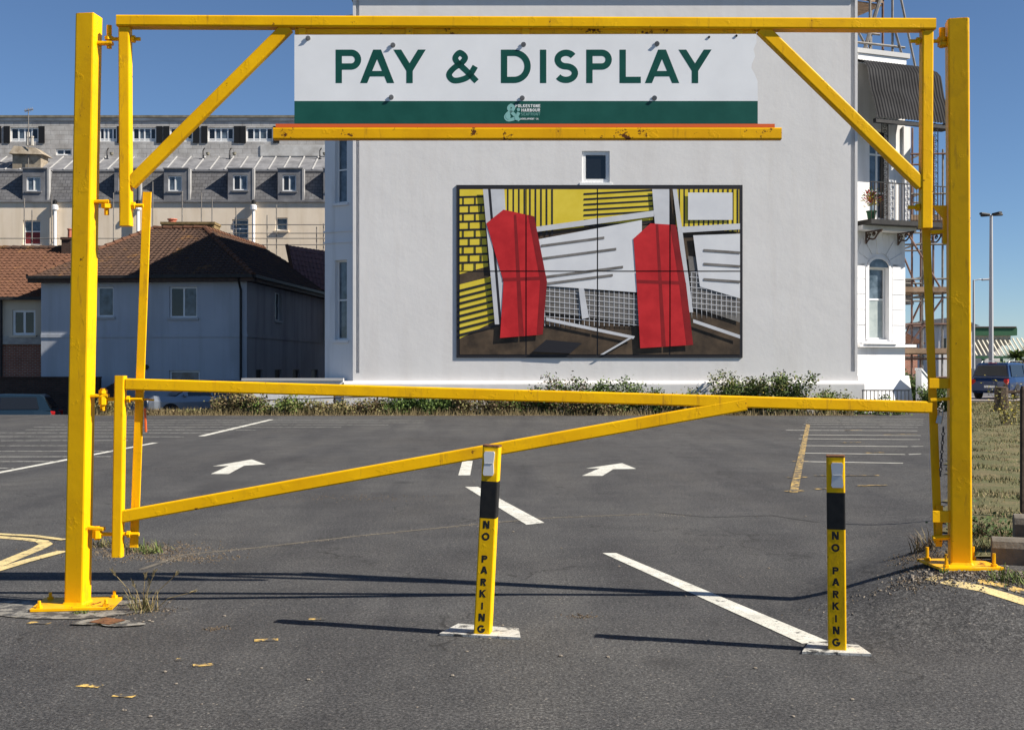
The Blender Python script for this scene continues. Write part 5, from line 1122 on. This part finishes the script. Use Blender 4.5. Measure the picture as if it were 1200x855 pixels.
# ================================================================== vehicles
def car(name, label, cat, loc, yaw, L, W, H, paint, prof_hood, kind='hatch'):
    root = thing(name, label, cat, (0, 0, 0))
    hw_ = W / 2; belt = H * 0.60; sill_ = H * 0.16
    st = [(-L / 2, 0.42, belt * 0.80, 0.86), (-L / 2 + 0.12, 0.30, belt * 0.93, 0.95), (-L * 0.34, sill_, belt, 1.0), (0, sill_, belt, 1.0), (L * 0.22, sill_, belt * 0.98, 1.0), (L * 0.30, sill_, belt * 0.97, 0.98), (L / 2 - 0.22, 0.26, prof_hood[1], 0.93), (L / 2 - 0.04, 0.32, prof_hood[1] * 0.84, 0.84), (L / 2, 0.40, prof_hood[1] * 0.68, 0.78)]
    def ring(x, lo, hi, k): w = hw_ * k; return [Vector((x, y, z)) for y, z in ((-w * 0.92, lo), (-w, lo + (hi - lo) * 0.3), (-w, lo + (hi - lo) * 0.7), (-w * 0.94, hi), (-w * 0.7, hi + 0.02), (w * 0.7, hi + 0.02), (w * 0.94, hi), (w, lo + (hi - lo) * 0.7), (w, lo + (hi - lo) * 0.3), (w * 0.92, lo))]
    body = MB().loft([ring(*s) for s in st]).build('body', paint, root, smooth=False)
    # greenhouse
    rear0 = -L / 2 + (0.12 if kind != 'saloon' else 0.6); front0 = L * 0.27
    rr, fr0 = rear0 + (0.30 if kind != 'suv' else 0.22), L * 0.06
    cab = [(rear0, belt - 0.02, 0.90), (rear0 + (rr - rear0) * 0.9, H - 0.10, 0.76), (rr + 0.12, H - 0.02, 0.73), (0 - L * 0.08, H, 0.74), (fr0, H - 0.04, 0.73), (front0, belt - 0.03, 0.88)]
    rings = []
    lo_ = belt - 0.04
    for x, z, k in cab: rings.append([Vector((x, -hw_ * 0.90, lo_)), Vector((x, -hw_ * (k - 0.0), max(z, lo_ + 0.01) - 0.03 * (z > belt))), Vector((x, -hw_ * (k - 0.12), max(z, lo_ + 0.012))), Vector((x, hw_ * (k - 0.12), max(z, lo_ + 0.012))), Vector((x, hw_ * k, max(z, lo_ + 0.01) - 0.03 * (z > belt))), Vector((x, hw_ * 0.90, lo_))])
    MB().loft(rings).build('cabin', paint, root, smooth=False)
    # glazing set a few millimetres proud
    g_ = 0.012
    def quad(nm, P, out, m='glass_dark'): MB().prism([Vector(p) + Vector(out) * g_ for p in P], Vector(out) * 0.006).build(nm, m, root)
    A_, B_ = cab[0], cab[1]; quad('rear_window', [(A_[0] + (B_[0] - A_[0]) * t, s_ * hw_ * (0.84 - 0.16 * t), lo_ + 0.06 + (B_[1] - lo_ - 0.1) * t) for t, s_ in ((0.08, -1), (0.08, 1), (0.95, 1), (0.95, -1))], Vector((-1, 0, 0.35)).normalized())
    A_, B_ = cab[5], cab[4]; quad('windscreen', [(A_[0] + (B_[0] - A_[0]) * t, s_ * hw_ * (0.84 - 0.14 * t), lo_ + 0.03 + (B_[1] - lo_ - 0.03) * t) for t, s_ in ((0.06, -1), (0.06, 1), (0.93, 1), (0.93, -1))], Vector((1, 0, 0.8)).normalized())
    for s_ in (-1, 1):
        for xa_, xb_, ta, tb_ in ((rr + 0.1, -L * 0.06, rr + 0.22, -L * 0.06), (-L * 0.04, front0 - 0.35, -L * 0.04, fr0 + 0.05)):
            kz = lambda t: hw_ * (0.905 - 0.15 * t)
            quad('side_window', [(xa_, s_ * kz(0.05), belt + 0.02), (xb_, s_ * kz(0.05), belt + 0.02), (tb_, s_ * kz(0.9), H - 0.12), (ta, s_ * kz(0.9), H - 0.12)], Vector((0, s_, 0.3)).normalized())
        hl = MB().bar((L / 2 - 0.16, s_ * hw_ * 0.62, prof_hood[1] * 0.80), (L / 2 - 0.02, s_ * hw_ * 0.60, prof_hood[1] * 0.76), hw_ * 0.38, 0.17, (0, 1, 0), 0.04); hl.build('headlight', 'lamp_clear', root)
        MB().bar((-L / 2 + 0.14, s_ * hw_ * 0.80, belt * 0.80), (-L / 2 - 0.012, s_ * hw_ * 0.78, belt * 0.78), hw_ * 0.20, 0.26, (0, 1, 0), 0.03).build('tail_light', 'lamp_red', root)
        mr = MB().bar((front0 - 0.35, s_ * hw_ * 0.98, belt + 0.04), (front0 - 0.35, s_ * hw_ * 1.14, belt + 0.08), 0.12, 0.13, (1, 0, 0), 0.03); mr.build('mirror', paint, root)
        for x in (-L * 0.30, L * 0.31):
            tyre = MB(); R_ = 0.33 if kind != 'suv' else 0.38
            prof = [(R_ * 0.6, -0.10), (R_ * 0.97, -0.10), (R_, -0.06), (R_, 0.06), (R_ * 0.97, 0.10), (R_ * 0.6, 0.10)]
            tyre.loft([[Vector((x + r_ * math.cos(t * math.pi / 9), s_ * (hw_ - 0.09) + y_, R_ + r_ * math.sin(t * math.pi / 9))) for t in range(18)] for r_, y_ in prof])
            wh = tyre.build('wheel', 'tyre', root); rim = MB()
            for k in range(5):
                t = k * 2 * math.pi / 5; rim.bar((x, s_ * (hw_ + 0.0), R_), (x + R_ * 0.62 * math.cos(t), s_ * (hw_ + 0.005), R_ + R_ * 0.62 * math.sin(t)), 0.09, 0.02, (0, 1, 0), 0.004)
            rim.tube((x, s_ * (hw_ - 0.12), R_), (x, s_ * (hw_ + 0.012), R_), 0.07, 10); rim.build('rim', 'rim', wh)
    MB().bar((L / 2 - 0.03, -0.26, 0.48), (L / 2 - 0.03, 0.26, 0.48), 0.11, 0.06, (0, 0, 1), 0.004).build('number_plate', 'plate_white', root)
    MB().bar((-L / 2 + 0.02, -0.26, 0.62), (-L / 2 + 0.02, 0.26, 0.62), 0.11, 0.07, (0, 0, 1), 0.004).build('number_plate', 'plate_white', root)
    MB().bar((L / 2 - 0.05, -hw_ * 0.45, prof_hood[1] * 0.70), (L / 2 - 0.05, hw_ * 0.45, prof_hood[1] * 0.70), 0.10, 0.06, (0, 0, 1), 0.01).build('grille', 'trim_black', root)
    if kind == 'suv':
        for s_ in (-1, 1): MB().path([(-L * 0.36, s_ * hw_ * 0.66, H - 0.03), (-L * 0.33, s_ * hw_ * 0.66, H + 0.06), (L * 0.02, s_ * hw_ * 0.66, H + 0.07), (L * 0.05, s_ * hw_ * 0.66, H - 0.02)], 0.02, 6).build('roof_rail', 'steel', root)
        MB().bar((-L / 2 + 0.36, -0.2, H - 0.035), (-L / 2 + 0.36, 0.2, H - 0.035), 0.03, 0.05, (0, 0, 1), 0.006).build('brake_light', 'lamp_red', root)
    root.location = loc; root.rotation_euler = (0, 0, R(yaw))
    return root
car('parked_car', 'silver grey hatchback parked nose out under the pale blue house', 'car', (-11.6, 44.6, -0.36), 208, 4.2, 1.75, 1.50, 'car_silver', (0, 0.92))
car('parked_car', 'dark teal car roof showing in front of the dark brick garden wall', 'car', (-19.2, 44.6, -0.86), 190, 4.3, 1.75, 1.47, 'car_teal', (0, 0.86))
car('parked_suv', 'dark blue estate car parked on the road beyond the grass verge', 'car', (24.9, 60.0, 0.03), 47, 4.7, 2.0, 1.80, 'car_blue', (0, 1.0), 'suv')

# ================================================================== right: street furniture and far things
def lamp(label, px, ytop, D, heads, arm):
    x = (px - CX) / F * D; z = EYE - (ytop - HY) / F * D
    t = thing('street_lamp', label, 'street lamp', (x, D, 0.3))
    MB().tube((x, D, 0.3), (x, D, z), 0.17 if heads > 1 else 0.12, 10, 0.10 if heads > 1 else 0.07).build('column', 'lamp_post_grey', t)
    MB().tube((x, D, 0.3), (x, D, 1.5), 0.2, 10).build('base', 'lamp_post_grey', t)
    for k in range(heads):
        a = R(20 + k * 360 / heads) if heads > 1 else 0.0
        d = Vector((math.cos(a), math.sin(a), 0)); e = Vector((x, D, z)) + d * arm
        am = MB().path([(x, D, z - 0.05), Vector((x, D, z)) + d * arm * 0.5 + UP * 0.05, e], 0.045, 6).build('arm', 'lamp_post_grey', t)
        MB().bar(e - d * 0.25 + UP * 0.02, e + d * 0.42 + UP * 0.06, 0.26, 0.15, d.cross(UP), 0.05).build('lantern', 'trim_black' if heads > 1 else 'lamp_post_grey', am)
lamp('tall grey lamp column with a ring of four lanterns', 1161.5, 252, 80, 4, 0.45)
lamp('shorter grey street lamp with a single side lantern', 1141, 328, 92, 1, 0.9)
D8 = 112.0; f8 = Fr((0, D8, 0), 0)
sh = thing('harbour_shelter', 'cream slatted canopy building with a green flat roof box behind the blue car', 'building', (42, D8, 0))
a, b, z0, z1 = f8.rect(1134, 384, 1192, 393); MB().box(a, b, D8, D8 + 6, z0, z1).build('roof_box', 'shelter_green', sh); MB().box(a - 0.1, b - 0.1, D8 - 0.1, D8 + 6.1, z1 + 0.002, z1 + 0.12).build('roof_edge', 'iron_brown', sh)
MB().box(a - 2, b - 0.4, D8 + 0.5, D8 + 5, z0 - 0.9, z0 - 0.003).build('fascia', 'shelter_cream', sh)
MB().box(a - 2, b - 0.4, D8 + 2.5, D8 + 5, 0, z0 - 0.903).build('back_wall', 'wall_white', sh)
for i in range(18):
    x = a - 1.5 + i * 0.42; MB().bar((x, D8 - 1.8, z0 - 1.9), (x, D8 + 0.45, z0 - 0.25), 0.12, 0.1, (1, 0, 0), 0.01).build('rafter', 'shelter_cream', sh)
MB().box(a - 2, b - 0.4, D8 - 1.95, D8 - 1.85, z0 - 2.15, z0 - 1.95).build('eaves_beam', 'shelter_green', sh)
for i in range(4): x = a - 1 + i * 1.7; MB().box(x, x + 0.2, D8 - 1.75, D8 - 1.55, 0, z0 - 2.0).build('column', 'shelter_green', sh)
fw_ = thing('far_house', 'white far house with a dark pitched eave behind the gate post', 'house', (38, 100, 0))
f9 = Fr((0, 98, 0), 0); a, b, z0, z1 = f9.rect(1100, 379, 1139, 440)
MB().box(a, b, 98, 106, -0.2, z1 - 0.2).build('wall', 'wall_white', fw_)
MB().prism([(a - 0.3, 97.6, z1 - 0.2), (b + 0.5, 97.6, z1 - 0.2), ((a + b) / 2, 97.6, z1 + 0.55)], (0, 9, 0)).build('roof', 'slates', fw_)
w_r = f9.rect(1104, 395, 1110, 410); window(fw_, f9, (w_r[0], w_r[1], w_r[2], w_r[3]), rec=-0.06, fw=0.07)
# tussock of palm-like shrub with a dead skirt
def palm(label, px, py, D, r, h, seed):
    q = random.Random(seed); x = (px - CX) / F * D; t = thing('cabbage_palm', label, 'plant', (x, D, VERGE), 'palms beyond the road')
    MB().path([(x, D, VERGE), (x + 0.05, D, VERGE + h * 0.55), (x, D, VERGE + h)], 0.2, 8, 0.14).build('trunk', 'bark', t)
    for nm, m, cnt, up_lo, up_hi in (('fronds', 'leaf_green', 260, -0.1, 0.9), ('dead_fronds', 'palm_dry', 420, -1.1, 0.15)):
        k = MB()
        for _ in range(cnt):
            az = q.random() * 6.283; u = up_lo + (up_hi - up_lo) * q.random(); d = Vector((math.cos(az), math.sin(az), u)).normalized(); ln = r * (0.6 + 0.5 * q.random()); c = Vector((x, D, VERGE + h * (0.95 if m == 'leaf_green' else 0.8)))
            side = Vector((-math.sin(az), math.cos(az), 0)) * 0.035; m1 = c + d * ln * 0.55; e = c + d * ln - UP * ln * 0.22
            k.add([c - side, c + side, m1 + side * 1.2, m1 - side * 1.2, e], [(0, 1, 2, 3), (3, 2, 4)])
        k.build(nm, m, t)
palm('shaggy palm with a brown skirt of dead fronds behind the blue car', 1192, 400, 76, 1.35, 2.0, 4)
palm('lower green and brown palm beside the slatted canopy building', 1176, 410, 82, 1.0, 1.4, 9)
palm('tall brown skirted palm past the shaggy palm', 1212, 398, 78, 1.5, 2.3, 12)
# wooden posts and rails on the verge
def wpost(label, x0, x1, yt, yb):
    b = gp((x0 + x1) / 2, yb); k = b.y / F; t = thing('wooden_post', label, 'post', b, 'wooden posts on the verge')
    h = (yb - yt) * k; w = (x1 - x0) * k
    MB().bar(b - UP * 0.02, b + UP * h * 0.97, w, w * 0.9, (1, 0, 0), w * 0.25, w * 0.92).build('post', 'bark' if w > 0.2 else 'wood_post', t)
    MB().bar(b + UP * h * 0.97, b + UP * h, w * 0.9, w * 0.8, (1, 0, 0), w * 0.3, w * 0.6, w * 0.5).build('top', 'wood_post', t)
    return t, b
wpost('thick rough timber stump post standing in the grass verge', 1166, 1181, 453, 482)
pt, pb = wpost('slim dark timber post rising behind the kerb stones', 1195.5, 1201, 452, 607)
rt = thing('timber_rail', 'short timber rail between the stump post and the road', 'rail', gp(1190, 474))
b = gp(1190, 474); MB().bar((b.x - 0.7, b.y, b.z + 0.5), (b.x + 1.6, b.y, b.z + 0.52), 0.12, 0.09, UP, 0.02).build('rail', 'wood_post', rt); 
for dx in (-0.35, 1.2): MB().bar((b.x + dx, b.y + 0.1, b.z), (b.x + dx, b.y + 0.1, b.z + 0.8), 0.14, 0.12, (1, 0, 0), 0.02).build('leg', 'wood_post', rt)
# kerb of old sleepers at the verge corner
kb = thing('kerb_stones', 'weathered kerb blocks stepping up to the verge beside the right gate post', 'kerb', (3.3, 7.9, 0.2))
q = random.Random(2); kd = Vector((0.95, -0.32, 0)); kc = Vector((3.26, 8.12, 0.0))
for i in range(3):
    c = kc + kd * (i * 0.66); z = hz(c.x, c.y) - 0.05
    MB().bar(Vector((c.x, c.y, z + 0.09 + 0.01 * i)), Vector((c.x, c.y, z + 0.08)) + kd * 0.64 + UP * 0.01, 0.20, 0.26, kd.cross(UP), 0.06).build('kerb_block', 'kerb_stone', kb)
for i in range(3):
    c = kc + Vector((0.30, 0.36, 0)) + kd * (i * 0.66); z = hz(c.x, c.y) + 0.05
    MB().bar(Vector((c.x, c.y, z + 0.10)), Vector((c.x, c.y, z + 0.10)) + kd * 0.64, 0.20, 0.26, kd.cross(UP), 0.06).build('kerb_block', 'kerb_stone', kb)

# ================================================================== plants along the far edge of the car park
def bush(label, px, D, wpx, ytop, mats, seed, n, leaf=0.075, group='bushes along the far edge of the car park', flowers=0, base_z=None, depth=0.55):
    q = random.Random(seed); k = D / F; x = (px - CX) * k; W = wpx * k / 2; z0 = hz(x, D) if base_z is None else base_z; h = max(0.14, EYE - (ytop - HY) * k - z0)
    t = thing('bush', label, 'bush', (x, D, z0), group)
    st = MB(); tips = []
    for i in range(max(9, int(W * 17))):
        a = q.uniform(-1, 1); bx = x + a * W * 0.85; th = h * (0.55 + 0.5 * q.random()) * (1 - 0.35 * a * a); p0 = Vector((bx, D + q.uniform(-depth, depth) * 0.5, z0)); p1 = p0 + Vector((q.gauss(0, 0.16), q.gauss(0, 0.12), th * 0.55)); p2 = p1 + Vector((q.gauss(0, 0.2), q.gauss(0, 0.16), th * 0.45))
        st.path([p0, p1, p2], 0.012, 4, 0.003); tips += [p0.lerp(p1, 0.4), p0.lerp(p1, 0.75), p1, p1.lerp(p2, 0.5), p2]
    st.build('stems', 'bark', t)
    for mi, m in enumerate(mats):
        lf = MB()
        for _ in range(int(n * 3.8) // len(mats)):
            c = tips[q.randrange(len(tips))] + Vector((q.gauss(0, 0.11), q.gauss(0, 0.11), q.gauss(0, min(0.10, h * 0.14))))
            if c.z < z0 + 0.02: c.z = z0 + 0.02 + q.random() * 0.1
            d = Vector((q.gauss(0, 1), q.gauss(0, 1), q.gauss(0.2, 0.8))).normalized(); l = leaf * q.uniform(0.6, 1.5)
            lf.leaf(c, d, Vector((q.gauss(0, 1), q.gauss(0, 1), 1)), l, l * 0.7)
        lf.build('leaves', m, t)
    if flowers:
        fl = MB()
        for _ in range(flowers):
            c = tips[q.randrange(len(tips))] + Vector((q.gauss(0, 0.12), -abs(q.gauss(0, 0.12)), q.gauss(0.05, 0.1))); fl.leaf(c, Vector((q.gauss(0, 1), -0.6, q.gauss(0, 1))).normalized(), Vector((0, -1, 0.3)), 0.045, 0.045)
        fl.build('flowers', 'flower_yellow', t)
    return t
B = [('straggly straw coloured weeds beside the gate hinge', 128, 40.3, 34, 470, ('leaf_straw', 'leaf_olive'), 500),
     ('dry pale weeds below the silver car headlight', 190, 40.3, 52, 481, ('leaf_straw', 'leaf_brown'), 500),
     ('low straw weeds beside the silver car wheel', 236, 40.4, 40, 480, ('leaf_straw', 'leaf_olive'), 450),
     ('tall feathery dry weed clump at the end of the low white wall', 284, 40.2, 58, 458, ('leaf_straw', 'leaf_olive', 'leaf_brown'), 1000),
     ('grey green weeds under the middle of the low white wall', 332, 40.2, 58, 466, ('leaf_olive', 'leaf_green'), 900),
     ('olive weeds at the foot of the canted bay', 384, 40.2, 56, 470, ('leaf_olive', 'leaf_straw'), 800),
     ('brown weeds beneath the corner of the plinth', 432, 40.2, 50, 470, ('leaf_olive', 'leaf_brown'), 750),
     ('bright green ivy climbing the stake fence near the plinth corner', 482, 40.25, 66, 463, ('leaf_green', 'leaf_dark'), 1300),
     ('dark ivy on the stake fence left of the mural', 522, 40.3, 36, 466, ('leaf_dark', 'leaf_green'), 700),
     ('reddish brown dead bramble below the mural edge', 562, 40.2, 60, 464, ('leaf_brown', 'leaf_olive'), 1000),
     ('thin brown bramble on the stake fence below the first red shape', 612, 40.25, 58, 463, ('leaf_brown', 'leaf_green'), 900),
     ('leafy bramble with upright shoots below the middle of the mural', 660, 40.2, 72, 445, ('leaf_dark', 'leaf_green', 'leaf_brown'), 1400),
     ('dense ivy mound below the second red shape', 735, 40.1, 104, 446, ('leaf_dark', 'leaf_green'), 2000),
     ('brown underbrush at the foot of the ivy mound', 700, 39.9, 66, 468, ('leaf_brown', 'leaf_olive'), 900),
     ('tall loose sapling bush below the right corner of the mural', 848, 40.2, 52, 437, ('leaf_green', 'leaf_olive'), 1100),
     ('broad flowering bush below the plain wall right of the mural', 908, 40.0, 132, 441, ('leaf_green', 'leaf_dark', 'leaf_olive'), 3200),
     ('small leafy bush at the right end of the plinth', 978, 40.1, 40, 456, ('leaf_green', 'leaf_olive'), 700),
     ('sparse creeper in front of the low dark railing', 1030, 40.1, 60, 466, ('leaf_green',), 350),
     ('low brown brush between the ivy mound and the sapling', 800, 40.0, 60, 466, ('leaf_brown', 'leaf_olive'), 800)]
for i, (lab, px, D, w, yt, ms, n) in enumerate(B):
    bush(lab, px, D, w, yt, ms, 40 + i, n, flowers=110 if 'flowering' in lab else (30 if 'sapling' in lab else (18 if 'ivy mound' in lab and 'dense' in lab else 0)), base_z=0.0)
bush('dark clipped hedge beside the entrance steps', 1080, 43.5, 34, 440, ('leaf_dark', 'leaf_dark'), 91, 2600, 0.07)
bush('dark shrub in front of the scaffold foot', 1100, 42.0, 30, 448, ('leaf_dark', 'leaf_green'), 92, 1400, 0.07)
bush('small flowering creeper on the wooden post by the road', 1183, 30, 26, 446, ('leaf_olive', 'flower_yellow'), 93, 130, 0.05)
wdg = MB(); q = random.Random(15)
for _ in range(5200):
    px = q.uniform(105, 1000); D = q.uniform(39.3, 40.6); x = (px - CX) / F * D; h = q.uniform(0.08, 0.34); b = Vector((x, D, 0)); d = Vector((q.gauss(0, .35), q.gauss(0, .35), 1)).normalized(); s = Vector((0.012, 0, 0)); wdg.add([b - s, b + s, b + d * h], [(0, 1, 2)])
tag(wdg.build('edge_grass', 'leaf_straw', kind='stuff'), 'dry grass fringe along the far edge of the asphalt', 'grass')
struct(MB().add([(-14.5, 39.2, 0.006), (12, 39.2, 0.006), (12, 40.72, 0.012), (-14.5, 40.6, 0.012)], [(0, 1, 2, 3)]).build('soil_strip', 'soil'))
# stake fence and wire posts behind the plants
sf = thing('stake_fence', 'row of dark pointed stakes behind the ivy below the mural', 'fence', (3, 40.55, 0)); fz = Fr((0, 40.55, 0), 0)
a, z1 = fz.px(455, 462); b, _ = fz.px(790, 462)
n = 68
for i in range(n):
    x = a + (b - a) * i / (n - 1) + rnd.uniform(-0.03, 0.03); zz = z1 + rnd.uniform(-0.07, 0.05)
    MB().bar((x, 40.55, 0), (x + rnd.uniform(-0.02, 0.02), 40.55, zz), 0.035, 0.02, (1, 0, 0), 0.004, 0.02).build('stake', 'iron_black', sf)
for z in (0.25, z1 - 0.14): MB().box(a, b, 40.56, 40.585, z, z + 0.03).build('rail', 'iron_black', sf)
wf = thing('wire_fence', 'low post and rail fence in front of the white boundary wall', 'fence', (-7.5, 40.5, 0))
for x in (284, 288.5, 293, 392): p = (x - CX) / F * 40.6; MB().bar((p, 40.6, 0), (p, 40.6, 1.0), 0.06, 0.06, (1, 0, 0), 0.01).build('post', 'iron_brown' if x > 300 else 'lead_seam', wf)
MB().tube(((284 - CX) / F * 40.6, 40.57, 0.45), ((455 - CX) / F * 40.6, 40.57, 0.62), 0.022, 6).build('rail', 'dark_steel', wf)

# ================================================================== weeds and loose stones near the gate
def tuft(label, px, py, n, h, spread, mats, seed, stiff=0.4):
    q = random.Random(seed); c = gp(px, py); t = thing('weed_tuft', label, 'weed', c, 'weeds at the gate posts')
    for j, m in enumerate(mats):
        k = MB()
        for _ in range(n // len(mats)):
            a = q.random() * 6.283; b = c + Vector((q.gauss(0, spread * 0.35), q.gauss(0, spread * 0.25), 0)); b.z = hz(b.x, b.y); d = Vector((math.cos(a) * stiff * q.random() * 1.6, math.sin(a) * stiff * q.random(), 1)).normalized(); l = h * q.uniform(0.35, 1.0)
            s = Vector((math.cos(a + 1.57), math.sin(a + 1.57), 0)) * 0.0035; m1 = b + d * l * 0.6; e = b + d * l + Vector((math.cos(a), math.sin(a), -0.35)) * l * 0.22
            k.add([b - s, b + s, m1 + s * 0.8, m1 - s * 0.8, e], [(0, 1, 2, 3), (3, 2, 4)])
        k.build('blades', m, t, kind='stuff')
    return t, c
t, c = tuft('tuft of tall dry barley grass beside the footing of the left gate post', 167, 716, 70, 0.17, 0.14, ('leaf_straw', 'leaf_straw', 'leaf_olive'), 3, 0.8)
q = random.Random(5)
for i, (dx, hh_) in enumerate(((-0.16, 0.23), (-0.04, 0.15), (0.02, 0.20), (0.07, 0.22), (0.20, 0.22), (0.30, 0.12), (0.04, 0.16))):
    m_ = MB(); b = c + Vector((dx * 0.25, 0, 0)); e = c + Vector((dx, -0.02, hh_)); mid = b.lerp(e, 0.55) + Vector((-dx * 0.1, 0, 0.02)); m_.path([b, mid, e], 0.003, 4, 0.002)
    dirv = (e - mid).normalized()
    for j in range(14): m_.leaf(e + dirv * (j * 0.0035), (dirv + Vector((q.gauss(0, .35), q.gauss(0, .35), 0.1))).normalized(), Vector((0, -1, 0.2)), 0.035, 0.005)
    m_.build('seed_head', 'leaf_straw', t)
tuft('green weeds growing round the foot of the hinge end tie bar', 160, 645, 120, 0.13, 0.3, ('leaf_green', 'leaf_olive', 'leaf_brown'), 6, 0.9)
tuft('olive weeds in the gap behind the left gate post', 122, 641, 90, 0.12, 0.2, ('leaf_olive', 'leaf_straw'), 7, 0.8)
tuft('small leafy rosette in the bare soil by the tie bar', 178, 648, 70, 0.11, 0.12, ('leaf_olive', 'leaf_green'), 8, 1.2)
tuft('dry weeds at the latch side of the right gate post', 1086, 645, 90, 0.2, 0.16, ('leaf_straw', 'leaf_brown'), 9, 0.7)
tuft('low green moss clump on the concrete in front of the left base plate', 94, 719, 120, 0.03, 0.09, ('leaf_green', 'grass_green'), 10, 1.4)
tuft('moss on the rusty cover beside the left gate post', 126, 731, 110, 0.025, 0.12, ('leaf_olive', 'grass_green'), 11, 1.4)
tuft('green weeds at the foot of the kerb blocks', 1188, 681, 130, 0.09, 0.22, ('leaf_green', 'grass_green'), 12, 1.0)
tuft('tiny green sprig before the right base plate', 1106, 672, 24, 0.06, 0.03, ('leaf_green',), 13, 0.8)
t, c = tuft('brown bramble tangle between the right gate post and the kerb blocks', 1155, 633, 150, 0.24, 0.3, ('leaf_brown', 'leaf_dark', 'leaf_brown'), 14, 1.3)
lf = MB(); q = random.Random(21)
for _ in range(420):
    p = c + Vector((q.gauss(0.08, 0.16), q.gauss(0.2, 0.2), abs(q.gauss(0.03, 0.09)))); d = Vector((q.gauss(0, 1), q.gauss(0, 1), q.gauss(0.2, .6))).normalized(); lf.leaf(p, d, Vector((q.gauss(0, .6), q.gauss(0, .6), 1)), 0.035, 0.022)
lf.build('leaves', 'leaf_dark', t)
# pebbles: one shared mesh set, each stone its own object
def pebble_mesh(seed):
    q = random.Random(seed); P = []; rings = [(0.0, -0.6), (0.75, -0.35), (1.0, 0.0), (0.7, 0.5), (0.0, 0.65)]; mb = MB(); n = 7
    mb.loft([[Vector(((r + 0.02) * math.cos(k * 6.283 / n) * q.uniform(0.8, 1.2), (r + 0.02) * math.sin(k * 6.283 / n) * q.uniform(0.8, 1.2) * 0.8, z * 0.8 * q.uniform(0.85, 1.1) + 0.4)) for k in range(n)] for r, z in rings])
    me = bpy.data.meshes.new('pebble'); me.from_pydata([tuple(v) for v in mb.v], [], mb.f); me.materials.append(MATS['pebble']); return me
PM = [pebble_mesh(s) for s in range(5)]; q = random.Random(77)
spots = [(657, 769, 0.014), (263, 722, 0.014), (712, 771, 0.013), (885, 783, 0.012), (176, 840, 0.012), (530, 793, 0.013)]
for _ in range(46): spots.append((q.uniform(120, 1080), 520 + 330 * q.random() ** 1.2, q.uniform(0.006, 0.013)))
for _ in range(60): spots.append((q.uniform(1066, 1196), q.uniform(664, 684), q.uniform(0.006, 0.019)))
for _ in range(30): spots.append((q.uniform(95, 200), q.uniform(700, 730), q.uniform(0.005, 0.013)))
for _ in range(22): spots.append((q.uniform(110, 215), q.uniform(640, 660), q.uniform(0.005, 0.012)))
for i, (x, y, r) in enumerate(spots):
    p = gp(x, y); o = bpy.data.objects.new('pebble', PM[i % 5]); COL.objects.link(o); o.location = p; o.scale = (r, r, r * 0.8); o.rotation_euler = (0, 0, q.random() * 6.28)
    if x > 1060 and y < 690: tag(o, 'loose stone in the gravelly soil before the right gate post', 'stone', 'stones in the soil before the right gate post')
    elif x < 216 and y < 735: tag(o, 'loose stone lying on the ground around the left gate post', 'stone', 'stones around the left gate post')
    else: tag(o, 'small pale pebble lying loose on the open asphalt', 'stone', 'pebbles scattered on the asphalt')

# fine gravel, too small to count: along the old seam, round the post feet and at the verge corner
q = random.Random(31)
def chips(label, pts, m, lo, hi):
    k = MB()
    for x, y in pts:
        r = q.uniform(lo, hi); z = hz(x, y); a = q.random() * 6.28
        B3 = [Vector((x + r * math.cos(a + t * 2.09) * q.uniform(0.7, 1.2), y + r * math.sin(a + t * 2.09) * q.uniform(0.7, 1.2), z)) for t in range(3)]
        T3 = [b.lerp(Vector((x, y, z)), 0.45) + UP * r * q.uniform(0.5, 1.0) for b in B3]
        k.add(B3 + T3, [(3, 4, 5), (0, 1, 4, 3), (1, 2, 5, 4), (2, 0, 3, 5)])
    tag(k.build('gravel', m, kind='stuff'), label, 'gravel')
def around(px, py, rx, ry, n):
    c = gp(px, py); return [(c.x + q.gauss(0, rx), c.y + q.gauss(0, ry)) for _ in range(n)]
def along(pix, w, n):
    P = [gp(*p) for p in pix]; out = []
    for _ in range(n):
        i = q.randrange(len(P) - 1); p = P[i].lerp(P[i + 1], q.random()); out.append((p.x + q.gauss(0, w), p.y + q.gauss(0, w)))
    return out
chips('fine grit and soil crumbs round the tie bar foot by the left post', around(160, 645, 0.30, 0.22, 1500) + around(215, 655, 0.25, 0.1, 400), 'soil', 0.003, 0.011)
chips('fine brown grit spilling round the foot of the right gate post', around(1092, 652, 0.12, 0.22, 900) + around(1130, 671, 0.28, 0.06, 1000) + around(1185, 679, 0.28, 0.06, 800) + around(1075, 666, 0.10, 0.06, 250), 'soil', 0.002, 0.009)
chips('pale grit mixed through the brown soil at the right gate post', around(1110, 672, 0.28, 0.10, 260) + around(1180, 684, 0.25, 0.06, 160), 'pebble', 0.004, 0.013)
chips('pale grit lying along the old surface seam', along([(190, 660), (215, 650), (300, 642), (420, 628), (560, 614), (640, 607), (770, 602)], 0.035, 900) + around(785, 604, 0.12, 0.1, 120), 'pebble', 0.002, 0.006)
chips('crumbs of grit on the concrete footing of the left post', around(150, 716, 0.14, 0.07, 420) + around(60, 712, 0.3, 0.12, 300), 'soil', 0.002, 0.008)
chips('scattered litter crumbs in the small dips of the asphalt', around(683, 723, 0.06, 0.04, 70) + around(253, 737, 0.05, 0.03, 60) + around(420, 583, 0.5, 0.25, 220), 'soil', 0.003, 0.009)
